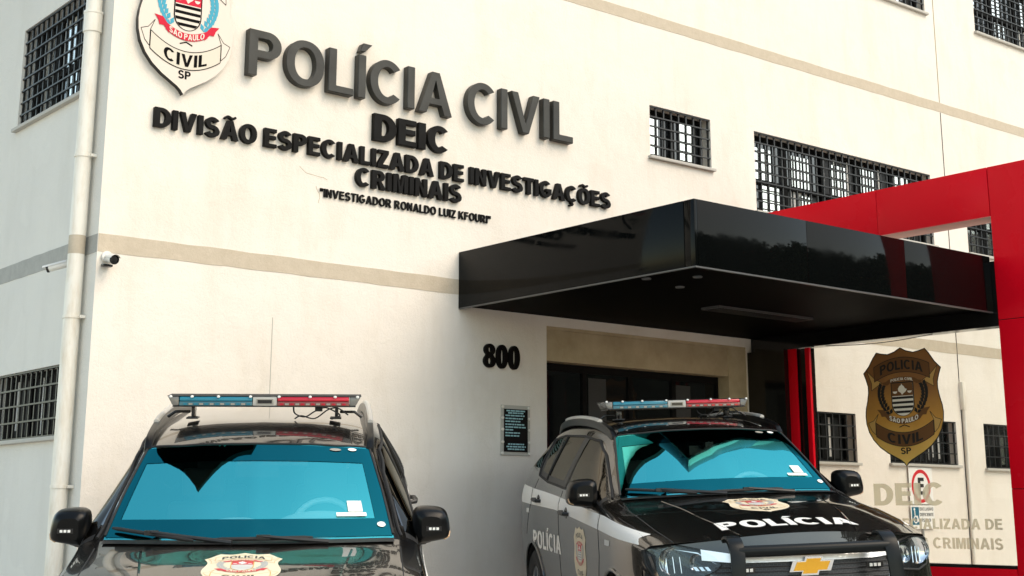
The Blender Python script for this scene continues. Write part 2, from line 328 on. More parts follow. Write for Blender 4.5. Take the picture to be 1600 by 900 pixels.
# ------------------------------------------------------------------ lettering: outlines of a bold sans alphabet, cap height 1
def glyph(ch, s, b):
    """-> (width, [list of islands]; island = [outer, hole, ...])"""
    acc = None
    base = {'Í': 'I', 'Ã': 'A', 'Õ': 'O', 'Ç': 'C'}.get(ch, ch)
    if base == 'I': W, I = s, [[[(0, 0), (s, 0), (s, 1), (0, 1)]]]
    elif base == 'L': W = .58; I = [[[(0, 0), (W, 0), (W, b), (s, b), (s, 1), (0, 1)]]]
    elif base in 'EF':
        W = .64 if base == 'E' else .60; h = .53
        p = [(0, 0), (W, 0), (W, b), (s, b)] if base == 'E' else [(0, 0), (s, 0)]
        p += [(s, h - b/2), (W * .93, h - b/2), (W * .93, h + b/2), (s, h + b/2), (s, 1 - b), (W * .98, 1 - b), (W * .98, 1), (0, 1)]; I = [[p]]
    elif base == 'T': W = .66; c = W/2; I = [[[(c - s/2, 0), (c + s/2, 0), (c + s/2, 1 - b), (W, 1 - b), (W, 1), (0, 1), (0, 1 - b), (c - s/2, 1 - b)]]]
    elif base == 'H': W = .72; I = [[[(0, 0), (s, 0), (s, .5 - b/2), (W - s, .5 - b/2), (W - s, 0), (W, 0), (W, 1), (W - s, 1), (W - s, .5 + b/2), (s, .5 + b/2), (s, 1), (0, 1)]]]
    elif base == 'Z': W = .64; I = [[[(0, 0), (W, 0), (W, b), (s * 1.25, b), (W, 1 - b), (W, 1), (.03, 1), (.03, 1 - b), (W - s * 1.3, 1 - b), (0, b)]]]
    elif base == 'V': W = .80; c = W/2; I = [[[(c - s*.5, 0), (c + s*.5, 0), (W, 1), (W - s*1.05, 1), (c, s*1.35), (s*1.05, 1), (0, 1)]]]
    elif base == 'A':
        W = .84; c = W/2; q = lambda y: (c - s*.52) * y          # left edge x at height y
        z0, z1 = .22, .22 + b * .9; k = s * 1.06
        inn = lambda y: q(y) + k
        yt = 1 - s * 1.05
        I = [[[(0, 0), (k, 0), (inn(z0), z0), (W - inn(z0), z0), (W - k, 0), (W, 0), (c + s*.52, 1), (c - s*.52, 1)],
              [(inn(z1), z1), (W - inn(z1), z1), (c + .004, min(yt, .98 - s)), (c - .004, min(yt, .98 - s))]]]
    elif base == 'N': W = .72; I = [[[(0, 0), (s, 0), (s, 1 - s*1.75), (W - s, 0), (W, 0), (W, 1), (W - s, 1), (W - s, s*1.75), (s, 1), (0, 1)]]]
    elif base == 'M': W = .86; c = W/2; I = [[[(0, 0), (s*.95, 0), (s*.95, .74), (c - s*.45, 0), (c + s*.45, 0), (W - s*.95, .74), (W - s*.95, 0), (W, 0), (W, 1), (W - s*1.3, 1), (c, .36), (s*1.3, 1), (0, 1)]]]
    elif base == 'K': W = .76; I = [[[(0, 0), (s, 0), (s, .30), (s + .10, .42), (W - s*1.22, 0), (W, 0), (s + .235, .57), (W - .02, 1), (W - s*1.25, 1), (s, .56), (s, 1), (0, 1)]]]
    elif base == 'X': W = .74; I = [[[(0, 0), (s*1.2, 0), (W/2, .34), (W - s*1.2, 0), (W, 0), (W/2 + s*.62, .5), (W - .02, 1), (W - s*1.2, 1), (W/2, .68), (s*1.2, 1), (.02, 1), (W/2 - s*.62, .5)]]]
    elif base in 'O0':
        W = .84 if base == 'O' else .60
        se = lambda rx, ry: [(W/2 + rx * math.copysign(abs(cos(t)) ** .92, cos(t)), .5 + ry * math.copysign(abs(sin(t)) ** .92, sin(t))) for t in (2*pi*k/40 for k in range(40))]
        I = [[se(W/2, .515), se(W/2 - s, .515 - b * .98)]]
    elif base == 'D':
        W = .76; r = .44
        I = [[[(0, 0)] + arc(W - r, .5, r, .5, -90, 90, 22) + [(0, 1)], [(s, b)] + arc(W - r, .5, r - s, .5 - b, -90, 90, 20) + [(s, 1 - b)]]]
    elif base in 'PR':
        W = .70 if base == 'P' else .76; rw = .69; m_ = .40; ry = (1 - m_) / 2; cy = m_ + ry
        o = [(0, 0), (s, 0)] + ([(s, m_)] if base == 'P' else [(s, m_), (s + .10, m_), (W - s*1.18, 0), (W, 0), (rw - s*.72, m_ + .035)])
        o += arc(rw - ry, cy, ry, ry, -90 if base == 'P' else -62, 90, 18) + [(0, 1)]
        I = [[o, [(s, m_ + b)] + arc(rw - ry, cy, max(ry - s, .03), ry - b, -90, 90, 14) + [(s, 1 - b)]]]
    elif base == 'B':
        W = .72; m_ = .53; r1 = m_/2; r2 = (1 - m_)/2
        I = [[[(0, 0)] + arc(W - r1, r1, r1, r1, -90, 68, 12) + arc(W - .03 - r2, 1 - r2, r2, r2, -60, 90, 12) + [(0, 1)],
              [(s, b)] + arc(W - r1, r1, max(r1 - s, .03), r1 - b, -90, 90, 8) + [(s, m_ - b*.5)], [(s, m_ + b*.5)] + arc(W - .03 - r2, 1 - r2, max(r2 - s, .03), r2 - b*.9, -90, 90, 8) + [(s, 1 - b)]]]
    elif base in 'CG':
        W = .80 if base == 'C' else .82; rx, ry = .41, .515; a = 42; cx = rx
        out = arc(cx, .5, rx, ry, a, 360 - a, 34)
        if base == 'C': I = [[out + arc(cx, .5, rx - s, ry - b, 360 - a - 6, a + 6, 30)]]
        else:
            out = arc(cx, .5, rx, ry, a, 312, 32)
            I = [[out + [(W - .02, .20), (W - .02, .54), (cx + .02, .54), (cx + .02, .54 - b), (W - .02 - s, .54 - b), (W - .02 - s, .245)] + arc(cx, .5, rx - s, ry - b, 306, a + 6, 28)]]
    elif base == 'S':
        W = .72; t = (s + b) / 2; h = b / 2; c = W/2; ry = .2575 - h/2; rx = W/2 - s/2; yu = .5 + ry; yl = .5 - ry
        k = arc(c, yu, rx - .02, ry, 22, 90, 7) + arc(c, yu, rx - .02, ry, 90, 262, 16)[1:] + arc(c, yl, rx, ry, 82, -90, 16) + arc(c, yl, rx, ry, -90, -160, 7)[1:]
        I = [[stroke(k, [(s if .6 < abs(q[1] - .5) * 4 < 1.4 else b) * .5 + t * .5 for q in k])]]
    elif base == 'U':
        W = .72; r = W/2
        I = [[[(0, 1)] + arc(r, r - .015, r, r, 180, 360, 20) + [(W, 1), (W - s, 1)] + arc(r, r - .015, r - s, r - b, 360, 180, 18) + [(s, 1)]]]
    elif base == '8':
        W = .62; c = W/2; r1x, r1y, r2x, r2y = W/2, .285, W/2 - .025, .255
        I = [[arc(c, .275, r1x, r1y, 180 - 48, 360 + 48, 30) + arc(c, 1.01 - r2y, r2x, r2y, -52, 232, 28),
              arc(c, .275, r1x - s*.98, r1y - b*.85, 0, 352, 22), arc(c, 1.01 - r2y, r2x - s*.95, r2y - b*.82, 0, 352, 22)]]
    elif base == '"': W = .40; I = [[[(.03, .62), (.13, .62), (.17, 1), (0, 1)]], [[(.26, .62), (.36, .62), (.40, 1), (.23, 1)]]]
    else: return .34, []
    if ch == 'Í': I = I + [[[(s*.15, 1.07), (s*.75, 1.07), (s*1.75, 1.28), (s*.55, 1.28)]]]
    if ch in 'ÃÕ':
        P = [(W/2 - .25, 1.10), (W/2 - .17, 1.20), (W/2 - .07, 1.20), (W/2 + .07, 1.13), (W/2 + .17, 1.13), (W/2 + .25, 1.23)]
        I = I + [[stroke(catmull(P, 4), .10)]]
    if ch == 'Ç': I = I + [[[(W/2 - .09, -.03), (W/2 + .07, -.03), (W/2 + .13, -.14), (W/2 + .06, -.25), (W/2 - .12, -.25), (W/2 - .12, -.175), (W/2, -.17)]]]
    return W, I
def layout(text, x0, x1, y0, h, s=.20, b=.17, gap=.085, space=.34):
    """-> list of (char, islands placed so the line spans x0..x1 with caps y0..y0+h)"""
    pos = 0; items = []
    for ch in text:
        if ch == ' ': pos += space; continue
        W, I = glyph(ch, s, b); items.append((ch, pos, I)); pos += W + gap
    tot = pos - gap; k = (x1 - x0) / tot
    return [(ch, [[[(x0 + (p + x) * k, y0 + y * h) for x, y in lp] for lp in isl] for isl in I]) for ch, p, I in items]

# ------------------------------------------------------------------ the ground
def gz(x, y):
    z = 0.28158 + -0.01188*x + 0.00917*y + -0.02957*x*y + -0.00446*x*x + -0.02012*y*y - .004
    wx = max(0, min(1, (x + 4) / 2.5)) * max(0, min(1, (7.5 - x) / 2.0)); wy = max(0, min(1, (y + 7.5) / 2.5)) * max(0, min(1, (.8 - y) / .8))
    k = wx * wy; k = k * k * (3 - 2*k)
    return k * max(-.2, min(.45, z)) + (1 - k) * .02
def grid_axis(lo, hi, f0, f1, fine, coarse):
    a = []; x = lo
    while x < hi: a.append(x); x += fine if f0 <= x < f1 else coarse
    return a + [hi]
gx = grid_axis(-160, 160, -6, 10, .4, 11); gy = grid_axis(-160, 60, -10, 2, .4, 9)
g = MB(); vs = [(x, y, gz(x, y)) for y in gy for x in gx]; w = len(gx)
g.add(vs, [(j*w+i, j*w+i+1, (j+1)*w+i+1, (j+1)*w+i) for j in range(len(gy)-1) for i in range(w-1)], 'driveway', True)
tag(g.build('ground'), kind='structure')

# ------------------------------------------------------------------ the police station
FRONT = lambda x, z, d: (x, -d, z)               # facade y = 0, d towards the street
SIDE = lambda u, z, d: (-d, -u, z)               # left wall x = 0, u = -y
TOP = 9.05
station = thing('police_station', 'cream plastered police station with grey painted bands and barred windows', 'building', (0, 0, 0))
def wall(name, mp, u0, u1, z0, z1, holes, m, th=.22, parent=None):
    us = sorted({u0, u1} | {h[0] for h in holes} | {h[1] for h in holes}); zs = sorted({z0, z1} | {h[2] for h in holes} | {h[3] for h in holes})
    b = MB()
    q = lambda p, mm=m: b.quad(p, mm)
    for i in range(len(us) - 1):
        for j in range(len(zs) - 1):
            uc, zc = (us[i] + us[i+1]) / 2, (zs[j] + zs[j+1]) / 2
            if any(h[0] < uc < h[1] and h[2] < zc < h[3] for h in holes): continue
            q([mp(us[i], zs[j], 0), mp(us[i+1], zs[j], 0), mp(us[i+1], zs[j+1], 0), mp(us[i], zs[j+1], 0)])
            q([mp(us[i], zs[j+1], -th), mp(us[i+1], zs[j+1], -th), mp(us[i+1], zs[j], -th), mp(us[i], zs[j], -th)])
    for a, c, e, f in holes:
        q([mp(a, e, 0), mp(a, f, 0), mp(a, f, -th), mp(a, e, -th)]); q([mp(c, f, 0), mp(c, e, 0), mp(c, e, -th), mp(c, f, -th)])
        q([mp(a, f, 0), mp(c, f, 0), mp(c, f, -th), mp(a, f, -th)]); q([mp(c, e, 0), mp(a, e, 0), mp(a, e, -th), mp(c, e, -th)])
    return b.build(name, parent, merge=True)
FW = [(6.02, 6.965, 4.985, 5.546), (7.69, 11.09, 4.615, 5.546), (8.0, 11.225, 7.79, 8.72), (12.395, 14.9, 7.79, 8.72), (11.85, 14.2, 4.615, 5.546),
      (8.378, 9.28, 1.852, 2.41), (9.90, 11.285, 1.864, 2.395), (11.89, 13.3, 1.842, 2.40)]
SW = [(-2.0, -.46, 4.65, 5.58), (-2.05, -.46, 1.868, 2.427)]
ENT = (4.557, 7.43, -.55, 3.05)
wall('front_wall', FRONT, 0, 17, -.6, TOP, FW + [ENT], 'wall_plaster', parent=station)
wall('side_wall', SIDE, -13, -.22, -.6, TOP, SW, 'shade_tone_plaster', parent=station)
b = MB(); b.quad([(0, 0, -.6), (0, .22, -.6), (0, .22, TOP), (0, 0, TOP)][::-1], 'shade_tone_plaster'); b.build('corner_return', station)
# painted bands (a coat of paint with a slight edge), cut to butt at the corner
def paint_band(name, mp, u0, u1, z0, z1, m, jag=.004, n=90):
    b = MB(); random.seed(int(z0 * 100) + int(abs(u0)))
    lo = [(u0 + (u1 - u0) * k / n, z0 + random.uniform(-jag, jag)) for k in range(n + 1)]
    hi = [(u0 + (u1 - u0) * k / n, z1 + random.uniform(-jag, jag)) for k in range(n + 1)]
    b.prism([lo + hi[::-1]], mp, 0.0005, .003, m, back=False); return b.build(name, station)
random.seed(3)
paint_band('painted_band', FRONT, .004, 16.9, 3.252, 3.392, 'band_paint')
paint_band('painted_band', FRONT, .004, 16.9, 6.445, 6.575, 'band_paint')
paint_band('painted_band', SIDE, -12.9, -.004, 3.245, 3.391, 'shade_tone_band')
paint_band('painted_band', SIDE, -12.9, -.004, 6.445, 6.575, 'shade_tone_band')
# roof slab, its unseen dark eave shaped for the windscreen's V reflection
EAVE_X, EAVE_Y = 1.45, .40
b = MB(); b.box((-EAVE_X, -EAVE_Y, TOP), (17.5, 13.5, TOP + .35), 'soffit_black'); b.build('roof', station)
# vertical expansion joint in the plaster
b = MB(); b.box((11.413, -.006, -.5), (11.421, .0, 6.44), 'dark_joint'); b.box((11.413, -.006, 6.58), (11.421, .0, TOP - .01), 'old_paper_tan'); b.build('expansion_joint', station)
b = MB(); b.box((1.553, -.003, .3), (1.558, .0, 2.87), 'sill_stone'); b.build('expansion_joint', station)
# hairline cracks and lifted paint by the lettering
def crack(pts, wdt=.004):
    b = MB(); b.prism([stroke([tuple(p) for p in pts], wdt)], FRONT, .0003, .0018, 'old_paper_tan', back=False); return b
random.seed(11)
for (cx, cz, L, a) in ((1.76, 4.20, .30, -.6), (1.93, 4.05, .16, -1.3)):
    p = [(cx, cz)]
    for k in range(7): a += random.uniform(-.6, .6); p.append((p[-1][0] + cos(a)*L/7, p[-1][1] + sin(a)*L/7))
    b = MB(); b.prism([stroke(p, .003)], FRONT, .0003, .0018, 'old_paper_tan', back=False); b.build('plaster_crack', station)

def window(mp, u0, u1, z0, z1, nb, nr, seed, pal, sill=True, stile=.62, gm='black_iron', transom=True, bright=.92):
    random.seed(seed); f = MB(); fd = -.13; t = .045
    bx = lambda b, a0, a1, c0, c1, d0, d1, m: b.prism([[(a0, c0), (a1, c0), (a1, c1), (a0, c1)]], mp, d0, d1, m)
    bx(f, u0, u0 + t, z0, z1, fd - .05, fd, 'window_frame'); bx(f, u1 - t, u1, z0, z1, fd - .05, fd, 'window_frame')
    bx(f, u0 + t, u1 - t, z0, z0 + t, fd - .05, fd, 'window_frame'); bx(f, u0 + t, u1 - t, z1 - t, z1, fd - .05, fd, 'window_frame')
    n = max(2, round((u1 - u0) / stile)); zt = z0 + (z1 - z0) * .42
    for k in range(1, n): uu = u0 + (u1 - u0) * k / n; bx(f, uu - .025, uu + .025, z0 + t, z1 - t, fd - .045, fd + .004, 'window_frame')
    if transom and z1 - z0 > .8: bx(f, u0 + t, u1 - t, zt - .025, zt + .025, fd - .04, fd + .008, 'window_frame')
    w = f.build('window', station)
    p = MB(); zr = [(z0 + t, z1 - t)] if not (transom and z1 - z0 > .8) else [(z0 + t, zt), (zt, z1 - t)]
    for k in range(n):
        a, c = u0 + (u1 - u0) * k / n, u0 + (u1 - u0) * (k + 1) / n
        for zz in zr:
            m = random.choice(pal); dd = fd - .03 - random.uniform(0, .012); tl = random.uniform(-.004, .004)
            p.quad([mp(a, zz[0], dd + tl), mp(c, zz[0], dd - tl), mp(c, zz[1], dd - tl), mp(a, zz[1], dd + tl)], m)
            if bright and random.random() < bright:
                # mirror-bright strip added over the pane to stand for reflected sky
                w0 = random.uniform(.10, .45); w1 = w0 + random.uniform(.25, .5); a1, c1 = a + (c - a) * w0, a + (c - a) * min(w1, .95)
                zt_ = zz[1] - (zz[1] - zz[0]) * random.uniform(.02, .18); ti = random.uniform(-.004, .006)
                p.quad([mp(a1, zz[0] + .01, dd + .010 + ti), mp(c1, zz[0] + .01, dd + .010), mp(c1, zt_, dd + .012), mp(a1, zt_, dd + .012 + ti)], 'sky_glint')
            if m == 'window_dark':
                # gathered blind strips hanging behind the open sash
                x = a + .05
                while x < c - .05:
                    ww = random.uniform(.02, .05)
                    if random.random() < .45: bx(p, x, x + ww, zz[0] + random.uniform(0, .1), zz[1], dd + .004, dd + .008, 'blind')
                    x += ww + random.uniform(.02, .09)
    p.build('window_pane', w)
    gsh = MB(); r = .009
    for k in range(nb + 1): uu = u0 + r + (u1 - u0 - 2*r) * k / nb; gsh.box(*bb(mp, uu - r, uu + r, z0, z1, -.045, -.027), gm)
    for k in range(nr + 1): zz = z0 + r + (z1 - z0 - 2*r) * k / nr; gsh.box(*bb(mp, u0, u1, zz - .007, zz + .007, -.026, -.012), gm)
    gsh.build('grille', w)
    if sill:
        s = MB(); s.box(*bb(mp, u0 - .03, u1 + .03, z0 - .034, z0 - .002, -.12, .045), 'sill_stone'); s.build('sill', w, bevel=.005)
    return w
def bb(mp, u0, u1, z0, z1, d0, d1):
    P = [mp(u, z, d) for u in (u0, u1) for z in (z0, z1) for d in (d0, d1)]
    return tuple(min(p[i] for p in P) for i in range(3)), tuple(max(p[i] for p in P) for i in range(3))
GLZ = ['window_glass', 'window_dark']; GL2 = ['window_glass', 'window_glass', 'window_dark']
window(FRONT, *FW[0], 8, 5, 1, GL2, stile=.5)
window(FRONT, *FW[1], 27, 8, 2, GL2)
window(FRONT, *FW[2], 26, 8, 3, GL2)
window(FRONT, *FW[3], 20, 8, 4, GL2)
window(FRONT, *FW[4], 19, 8, 5, GL2)
window(FRONT, *FW[5], 7, 4, 6, ['window_dark', 'window_dark'], stile=.45, bright=0)
window(FRONT, *FW[6], 11, 4, 7, ['window_dark', 'window_dark'], stile=.45, bright=0)
window(FRONT, *FW[7], 11, 4, 8, GL2, stile=.45)
window(SIDE, *SW[0], 13, 8, 9, GL2, stile=.5)
window(SIDE, *SW[1], 14, 4, 10, ['window_dark', 'window_dark'], stile=.5, bright=0)

# entrance recess below the canopy
e = MB(); e.box((4.50, .02, 2.716), (7.146, .20, 3.018), 'old_paper_tan'); e.build('door_header', station, bevel=.004)
e = MB(); e.box((7.146, .012, -.5), (7.43, .219, 3.018), 'old_paper_tan'); e.build('door_jamb', station, bevel=.004)
e = MB(); e.box((4.56, .013, 3.019), (7.428, .215, 3.049), 'old_paper_tan'); e.build('door_lintel', station)
d = MB()
xs = [4.557, 5.20, 5.83, 6.46, 7.146]
for x in xs: d.box((max(x - .03, 4.557), .17, -.5), (min(x + .03, 7.146), .215, 2.715), 'window_frame')
d.box((4.587, .172, 2.64), (7.116, .213, 2.715), 'window_frame'); d.box((4.587, .172, -.5), (7.116, .213, -.42), 'window_frame')
dr = d.build('entrance_door', station)
p = MB(); p.box((4.58, .19, -.45), (7.12, .20, 2.65), 'door_glass'); p.build('door_pane', dr)
p = MB(); p.box((5.26, .181, .3), (5.50, .188, 2.60), 'reflection_grey'); p.box((5.29, .178, 1.0), (5.47, .1805, 1.75), 'vinyl_grey'); p.box((6.50, .181, .3), (6.72, .188, 2.60), 'reflection_grey'); p.build('door_reflection', dr)  # grey strips painted in for the pale reflections in the door glass

# ------------------------------------------------------------------ wall lettering
def lettering(name, text, label, cat, mp, x0, x1, y0, h, depth, m, s, b, bev=.004, m_side=None, gap=.085, space=.34, group=None, part='letter', origin=None, d0=.0008):
    org = Vector(origin if origin else mp((x0 + x1) / 2, y0, 0))
    t = thing(name, label, cat, org, group)
    mq = lambda x, y, d: tuple(Vector(mp(x, y, d)) - org)
    for ch, I in layout(text, x0, x1, y0, h, s, b, gap, space):
        k = MB()
        for isl in I: k.prism(isl, mq, d0, depth, m, m_side)
        k.build(part, t, bevel=bev, seg=1)
    return t
lettering('wall_lettering', 'POLÍCIA CIVIL', 'large raised grey steel letters reading POLÍCIA CIVIL on cream wall', 'lettering', FRONT, 1.185, 4.86, 4.905, .405, .075, 'steel_letter', .185, .165, bev=.006, gap=.10, space=.30)
lettering('wall_lettering', 'DEIC', 'thick black raised letters DEIC under the grey police name', 'lettering', FRONT, 2.485, 3.338, 4.552, .25, .05, 'black_letter', .26, .20, gap=.06)
lettering('wall_lettering', 'DIVISÃO ESPECIALIZADA DE INVESTIGAÇÕES', 'longest row of black raised letters, DIVISÃO ESPECIALIZADA DE INVESTIGAÇÕES, across the wall', 'lettering', FRONT, .388, 5.40, 4.312, .163, .04, 'black_letter', .25, .19, gap=.07, space=.30, bev=.003)
lettering('wall_lettering', 'CRIMINAIS', 'black raised word CRIMINAIS centred below the longest row', 'lettering', FRONT, 2.316, 3.489, 4.108, .168, .04, 'black_letter', .25, .19, gap=.07, bev=.003)
lettering('wall_lettering', '"INVESTIGADOR RONALDO LUIZ KFOURI"', 'smallest black raised letters in quotation marks, lowest row on the wall', 'lettering', FRONT, 1.966, 3.855, 3.961, .075, .018, 'black_letter', .20, .165, gap=.12, space=.36, bev=.001)
lettering('house_number', '800', 'black raised house number 800 under the canopy', 'house number', FRONT, 3.774, 4.204, 2.60, .218, .03, 'black_letter', .22, .16, gap=.06, part='digit', bev=.003)

# ------------------------------------------------------------------ crest: shield with ribbons, used on wall, glass and cars
def crest_outline():
    R = [(0, 0), (.07, .035), (.15, .055), (.22, .045), (.285, .028), (.33, .08), (.385, .16), (.452, .225), (.425, .29), (.405, .36), (.405, .42), (.42, .50), (.443, .58), (.452, .65),
         (.445, .73), (.42, .81), (.37, .89), (.30, .96), (.21, 1.02), (.12, 1.065), (.06, 1.095), (.025, 1.12), (.0, 1.15)]
    sh = {4, 7, 0, 22}
    r = [(x, -y) for x, y in R]; l = [(-x, y) for x, y in r[1:-1]][::-1]
    return l + r if False else (r + l)[::-1]
def crest_art(P):
    """layers of flat artwork: (material, loops, layer)"""
    A = []
    def bandarc(x, y0, k, n=20): return [(-x + 2*x*i/n, y0 + k * (-x + 2*x*i/n) ** 2) for i in range(n + 1)]
    def ribbon(x, yc, k, h, m, lay, txt, tm, tw, th, s=.22, b=.18):
        lo, hi = bandarc(x, yc - h/2, k), bandarc(x, yc + h/2, k)
        A.append((m, [lo + hi[::-1]], lay))
        for q in (lo, hi): A.append((P['line'], [stroke(q, .006)], lay + 1))
        for sx in (-1, 1): A.append((P['line'], [stroke([(sx*x, yc - h/2 + k*x*x), (sx*x, yc + h/2 + k*x*x)], .006)], lay + 1))
        for ch, I in layout(txt, -tw/2, tw/2, yc - th/2, th, s, b, .10, .30):
            for isl in I: A.append((tm, [[(px, py + k * px * px) for px, py in lp] for lp in isl], lay + 2))
    # top ribbon with tails
    for sx in (-1, 1):
        t = [(sx*.33, -.28), (sx*.415, -.20), (sx*.36, -.33), (sx*.365, -.40), (sx*.24, -.33)]
        A.append((P['plate2'], [t if sx < 0 else t[::-1]], 1)); [A.append((P['line'], [stroke([p_, q_], .005)], 2 + .02 * k_)) for k_, (p_, q_) in enumerate(zip(t, t[1:] + t[:1]))]
    ribbon(.325, -.165, -.75, .145, P['ribbon_top'], 3, 'POLICIA', P['text'], .50, .092)
    # lower ribbon with tails
    for sx in (-1, 1):
        t = [(sx*.34, -.72), (sx*.30, -.635), (sx*.36, -.70), (sx*.425, -.72), (sx*.385, -.80), (sx*.34, -.84)]
        A.append((P['plate2'], [t if sx > 0 else t[::-1]], 1)); [A.append((P['line'], [stroke([p_, q_], .005)], 2 + .02 * k_)) for k_, (p_, q_) in enumerate(zip(t, t[1:] + t[:1]))]
    ribbon(.335, -.895, .95, .135, P['ribbon'], 3, 'CIVIL', P['text'], .41, .092)
    for ch, I in layout('SP', -.06, .06, -1.035, .062, .22, .18):
        for isl in I: A.append((P['text'], isl, 2))
    # central shield
    x, y0, y1 = .122, -.345, -.50
    sh = [(-x, y0), (-x, -.55)] + [(x * cos(radians(a)), -.55 + .115 * sin(radians(a))) for a in range(190, 351, 10)] + [(x, -.55), (x, y0)]
    big = [(px * 1.09, py - .004 if py < -.4 else py + .012) for px, py in sh]
    A.append((P['line'], [big], 3)); A.append((P['white'], [sh], 4))
    A.append((P['red'], [[(-x, y1 + .03), (x, y1 + .03), (x, y0), (-x, y0)]], 5))
    ww = lambda y: x if y > -.55 else x * sqrt(max(0, 1 - ((y + .55) / .115) ** 2))
    for k in range(4):
        a = -.478 - k * .046; c = a - .023
        A.append((P['stripe'], [[(-ww(c)*.99, c), (ww(c)*.99, c), (ww(a)*.99, a), (-ww(a)*.99, a)]], 5))
    cap = [(-.045, -.425), (-.048, -.40), (-.03, -.375), (-.012, -.368), (-.006, -.352), (.004, -.368), (.02, -.378), (.032, -.40), (.055, -.408), (.04, -.43), (.012, -.448), (-.004, -.462), (-.02, -.44)]
    A.append((P['white'], [cap[::-1]], 6))
    for sx in (-1, 1): A.append((P['white'], [[(sx*.085 + px, -.425 + py) for px, py in arc(0, 0, .026, .022, 180, 360, 8)]], 6))
    # small ribbon above
    lo, hi = bandarc(.15, -.325, -.8), bandarc(.15, -.285, -.8)
    A.append((P['red2'], [lo + hi[::-1]], 5))
    for sx in (-1, 1):
        t = [(sx*.145, -.30), (sx*.19, -.325), (sx*.235, -.33), (sx*.215, -.355), (sx*.17, -.36), (sx*.145, -.345)]
        A.append((P['red2'], [t if sx < 0 else t[::-1]], 4))
    for ch, I in layout('POLICIA CIVIL', -.13, .13, -.318, .026, .22, .18):
        for isl in I: A.append((P['rtext'], [[(px, py - .8*px*px) for px, py in lp] for lp in isl], 7))
    # leaf branches
    for sx in (-1, 1):
        for k in range(9):
            t = k / 8; cx, cy = sx * (.155 + .115 * sin(t * 2.1) ** .8 - .01 * t), -.645 + .26 * t
            for q in (-1, 1):
                a = radians(90 - sx * (20 - 45 * t) + q * 42); L, W = .062, .02
                ux, uy = cos(a), sin(a)
                A.append((P['leaf'], [[(cx, cy), (cx + ux*L*.5 + uy*W, cy + uy*L*.5 - ux*W), (cx + ux*L, cy + uy*L), (cx + ux*L*.5 - uy*W, cy + uy*L*.5 + ux*W)]], 3 + (k * 2 + (q > 0)) * .05))
    # lower red ribbon
    k = 1.35; lo, hi = bandarc(.20, -.745, k), bandarc(.20, -.69, k)
    A.append((P['red2'], [lo + hi[::-1]], 6))
    for sx in (-1, 1):
        t = [(sx*.17, -.715), (sx*.18, -.65), (sx*.23, -.60), (sx*.31, -.592), (sx*.275, -.63), (sx*.26, -.665), (sx*.22, -.665)]
        A.append((P['red2'], [t if sx > 0 else t[::-1]], 5))
        A.append((P['line'], [stroke([(0, -.755), (sx*.06, -.775)], .010)], 2))
    for ch, I in layout('SÃO PAULO', -.168, .168, -.738, .044, .22, .18, .10, .3):
        for isl in I: A.append((P['rtext'], [[(px, py + k*px*px) for px, py in lp] for lp in isl], 8))
    return A
PAL_COLOR = dict(plate2='crest_white', line='crest_black', ribbon='crest_shade', ribbon_top='crest_shade', text='crest_black', white='crest_white', red='crest_red', red2='crest_red', stripe='crest_black', leaf='crest_blue', rtext='crest_white')
PAL_BRONZE = dict(plate2='bronze_light', line='bronze_black', ribbon='bronze_dark', ribbon_top='bronze_dark', text='bronze_black', white='bronze_pale', red='bronze_dark', red2='bronze_dark', stripe='bronze_black', leaf='bronze_black', rtext='bronze_pale')
PAL_CAR = dict(plate2='cream_vinyl', line='vinyl_gold', ribbon='cream_vinyl', ribbon_top='cream_vinyl', text='vinyl_black', white='white_vinyl', red='vinyl_red', red2='vinyl_red', stripe='vinyl_grey', leaf='vinyl_grey', rtext='cream_vinyl')
def crest(name, label, cat, org, mp, sx, sz, thick, plate, pal, edge=None, rim=None, lay=.0012):
    t = thing(name, label, cat, org)
    o = crest_outline(); q = lambda x, y, d: mp(x * sx, y * sz, d)
    k = MB(); k.prism([o], q, .002, thick, plate, edge or plate)
    k.build('shield_plate', t)
    parts = {}
    for m, loops, ly in crest_art(pal):
        nm = 'lettering' if m in (pal['text'],) and ly in (5, 2) and m != pal['line'] else 'emblem_artwork'
        parts.setdefault(nm, MB()).prism(loops, q, thick + .0004 + (ly - 1) * lay, thick + .0004 + ly * lay, m, back=False)
    if rim: parts['emblem_artwork'].prism([stroke(o + o[:1], rim)], q, thick + .0002, thick + .002, pal['line'], back=False)
    for nm, b in parts.items(): b.build(nm, t)
    return t
crest('police_crest', 'large cream shield crest with red ribbon on the wall, left of the letters', 'crest', (.615, 0, 5.92), lambda x, y, d: (x, -d, y), .94, 1.135, .055, 'crest_white', PAL_COLOR, 'crest_edge', lay=.0008)

# ------------------------------------------------------------------ entrance canopy
XL, XR, YF, ZB, ZT = 3.487, 7.497, -3.0, 3.112, 3.646
can = thing('entrance_canopy', 'glossy black box canopy over the entrance', 'canopy', (XL, 0, ZB))
def cbx(b, a, c, m): return b.box(tuple(a[i] - (XL, 0, ZB)[i] for i in range(3)), tuple(c[i] - (XL, 0, ZB)[i] for i in range(3)), m)
b = MB(); cbx(b, (XL, -2.885, ZB + .012), (XL + .03, -.003, ZT), 'canopy_black'); cbx(b, (XL, YF, ZB + .012), (XL + .03, -2.893, ZT), 'canopy_black'); b.build('side_fascia', can, bevel=.003)
b = MB(); xs = [XL + .031, 4.82, 6.16, XR]
for a, c in zip(xs, xs[1:]): cbx(b, (a + .001, YF, ZB + .012), (c - .001, YF + .03, ZT), 'canopy_black')
b.build('front_fascia', can, bevel=.003)
b = MB(); cbx(b, (XL + .031, YF + .031, ZT - .06), (XR - .002, -.004, ZT - .03), 'soffit_black'); b.build('canopy_roof', can)
b = MB(); cbx(b, (XL + .031, YF + .031, ZB + .03), (XR - .002, -.004, ZB + .05), 'soffit_black'); b.build('soffit', can)
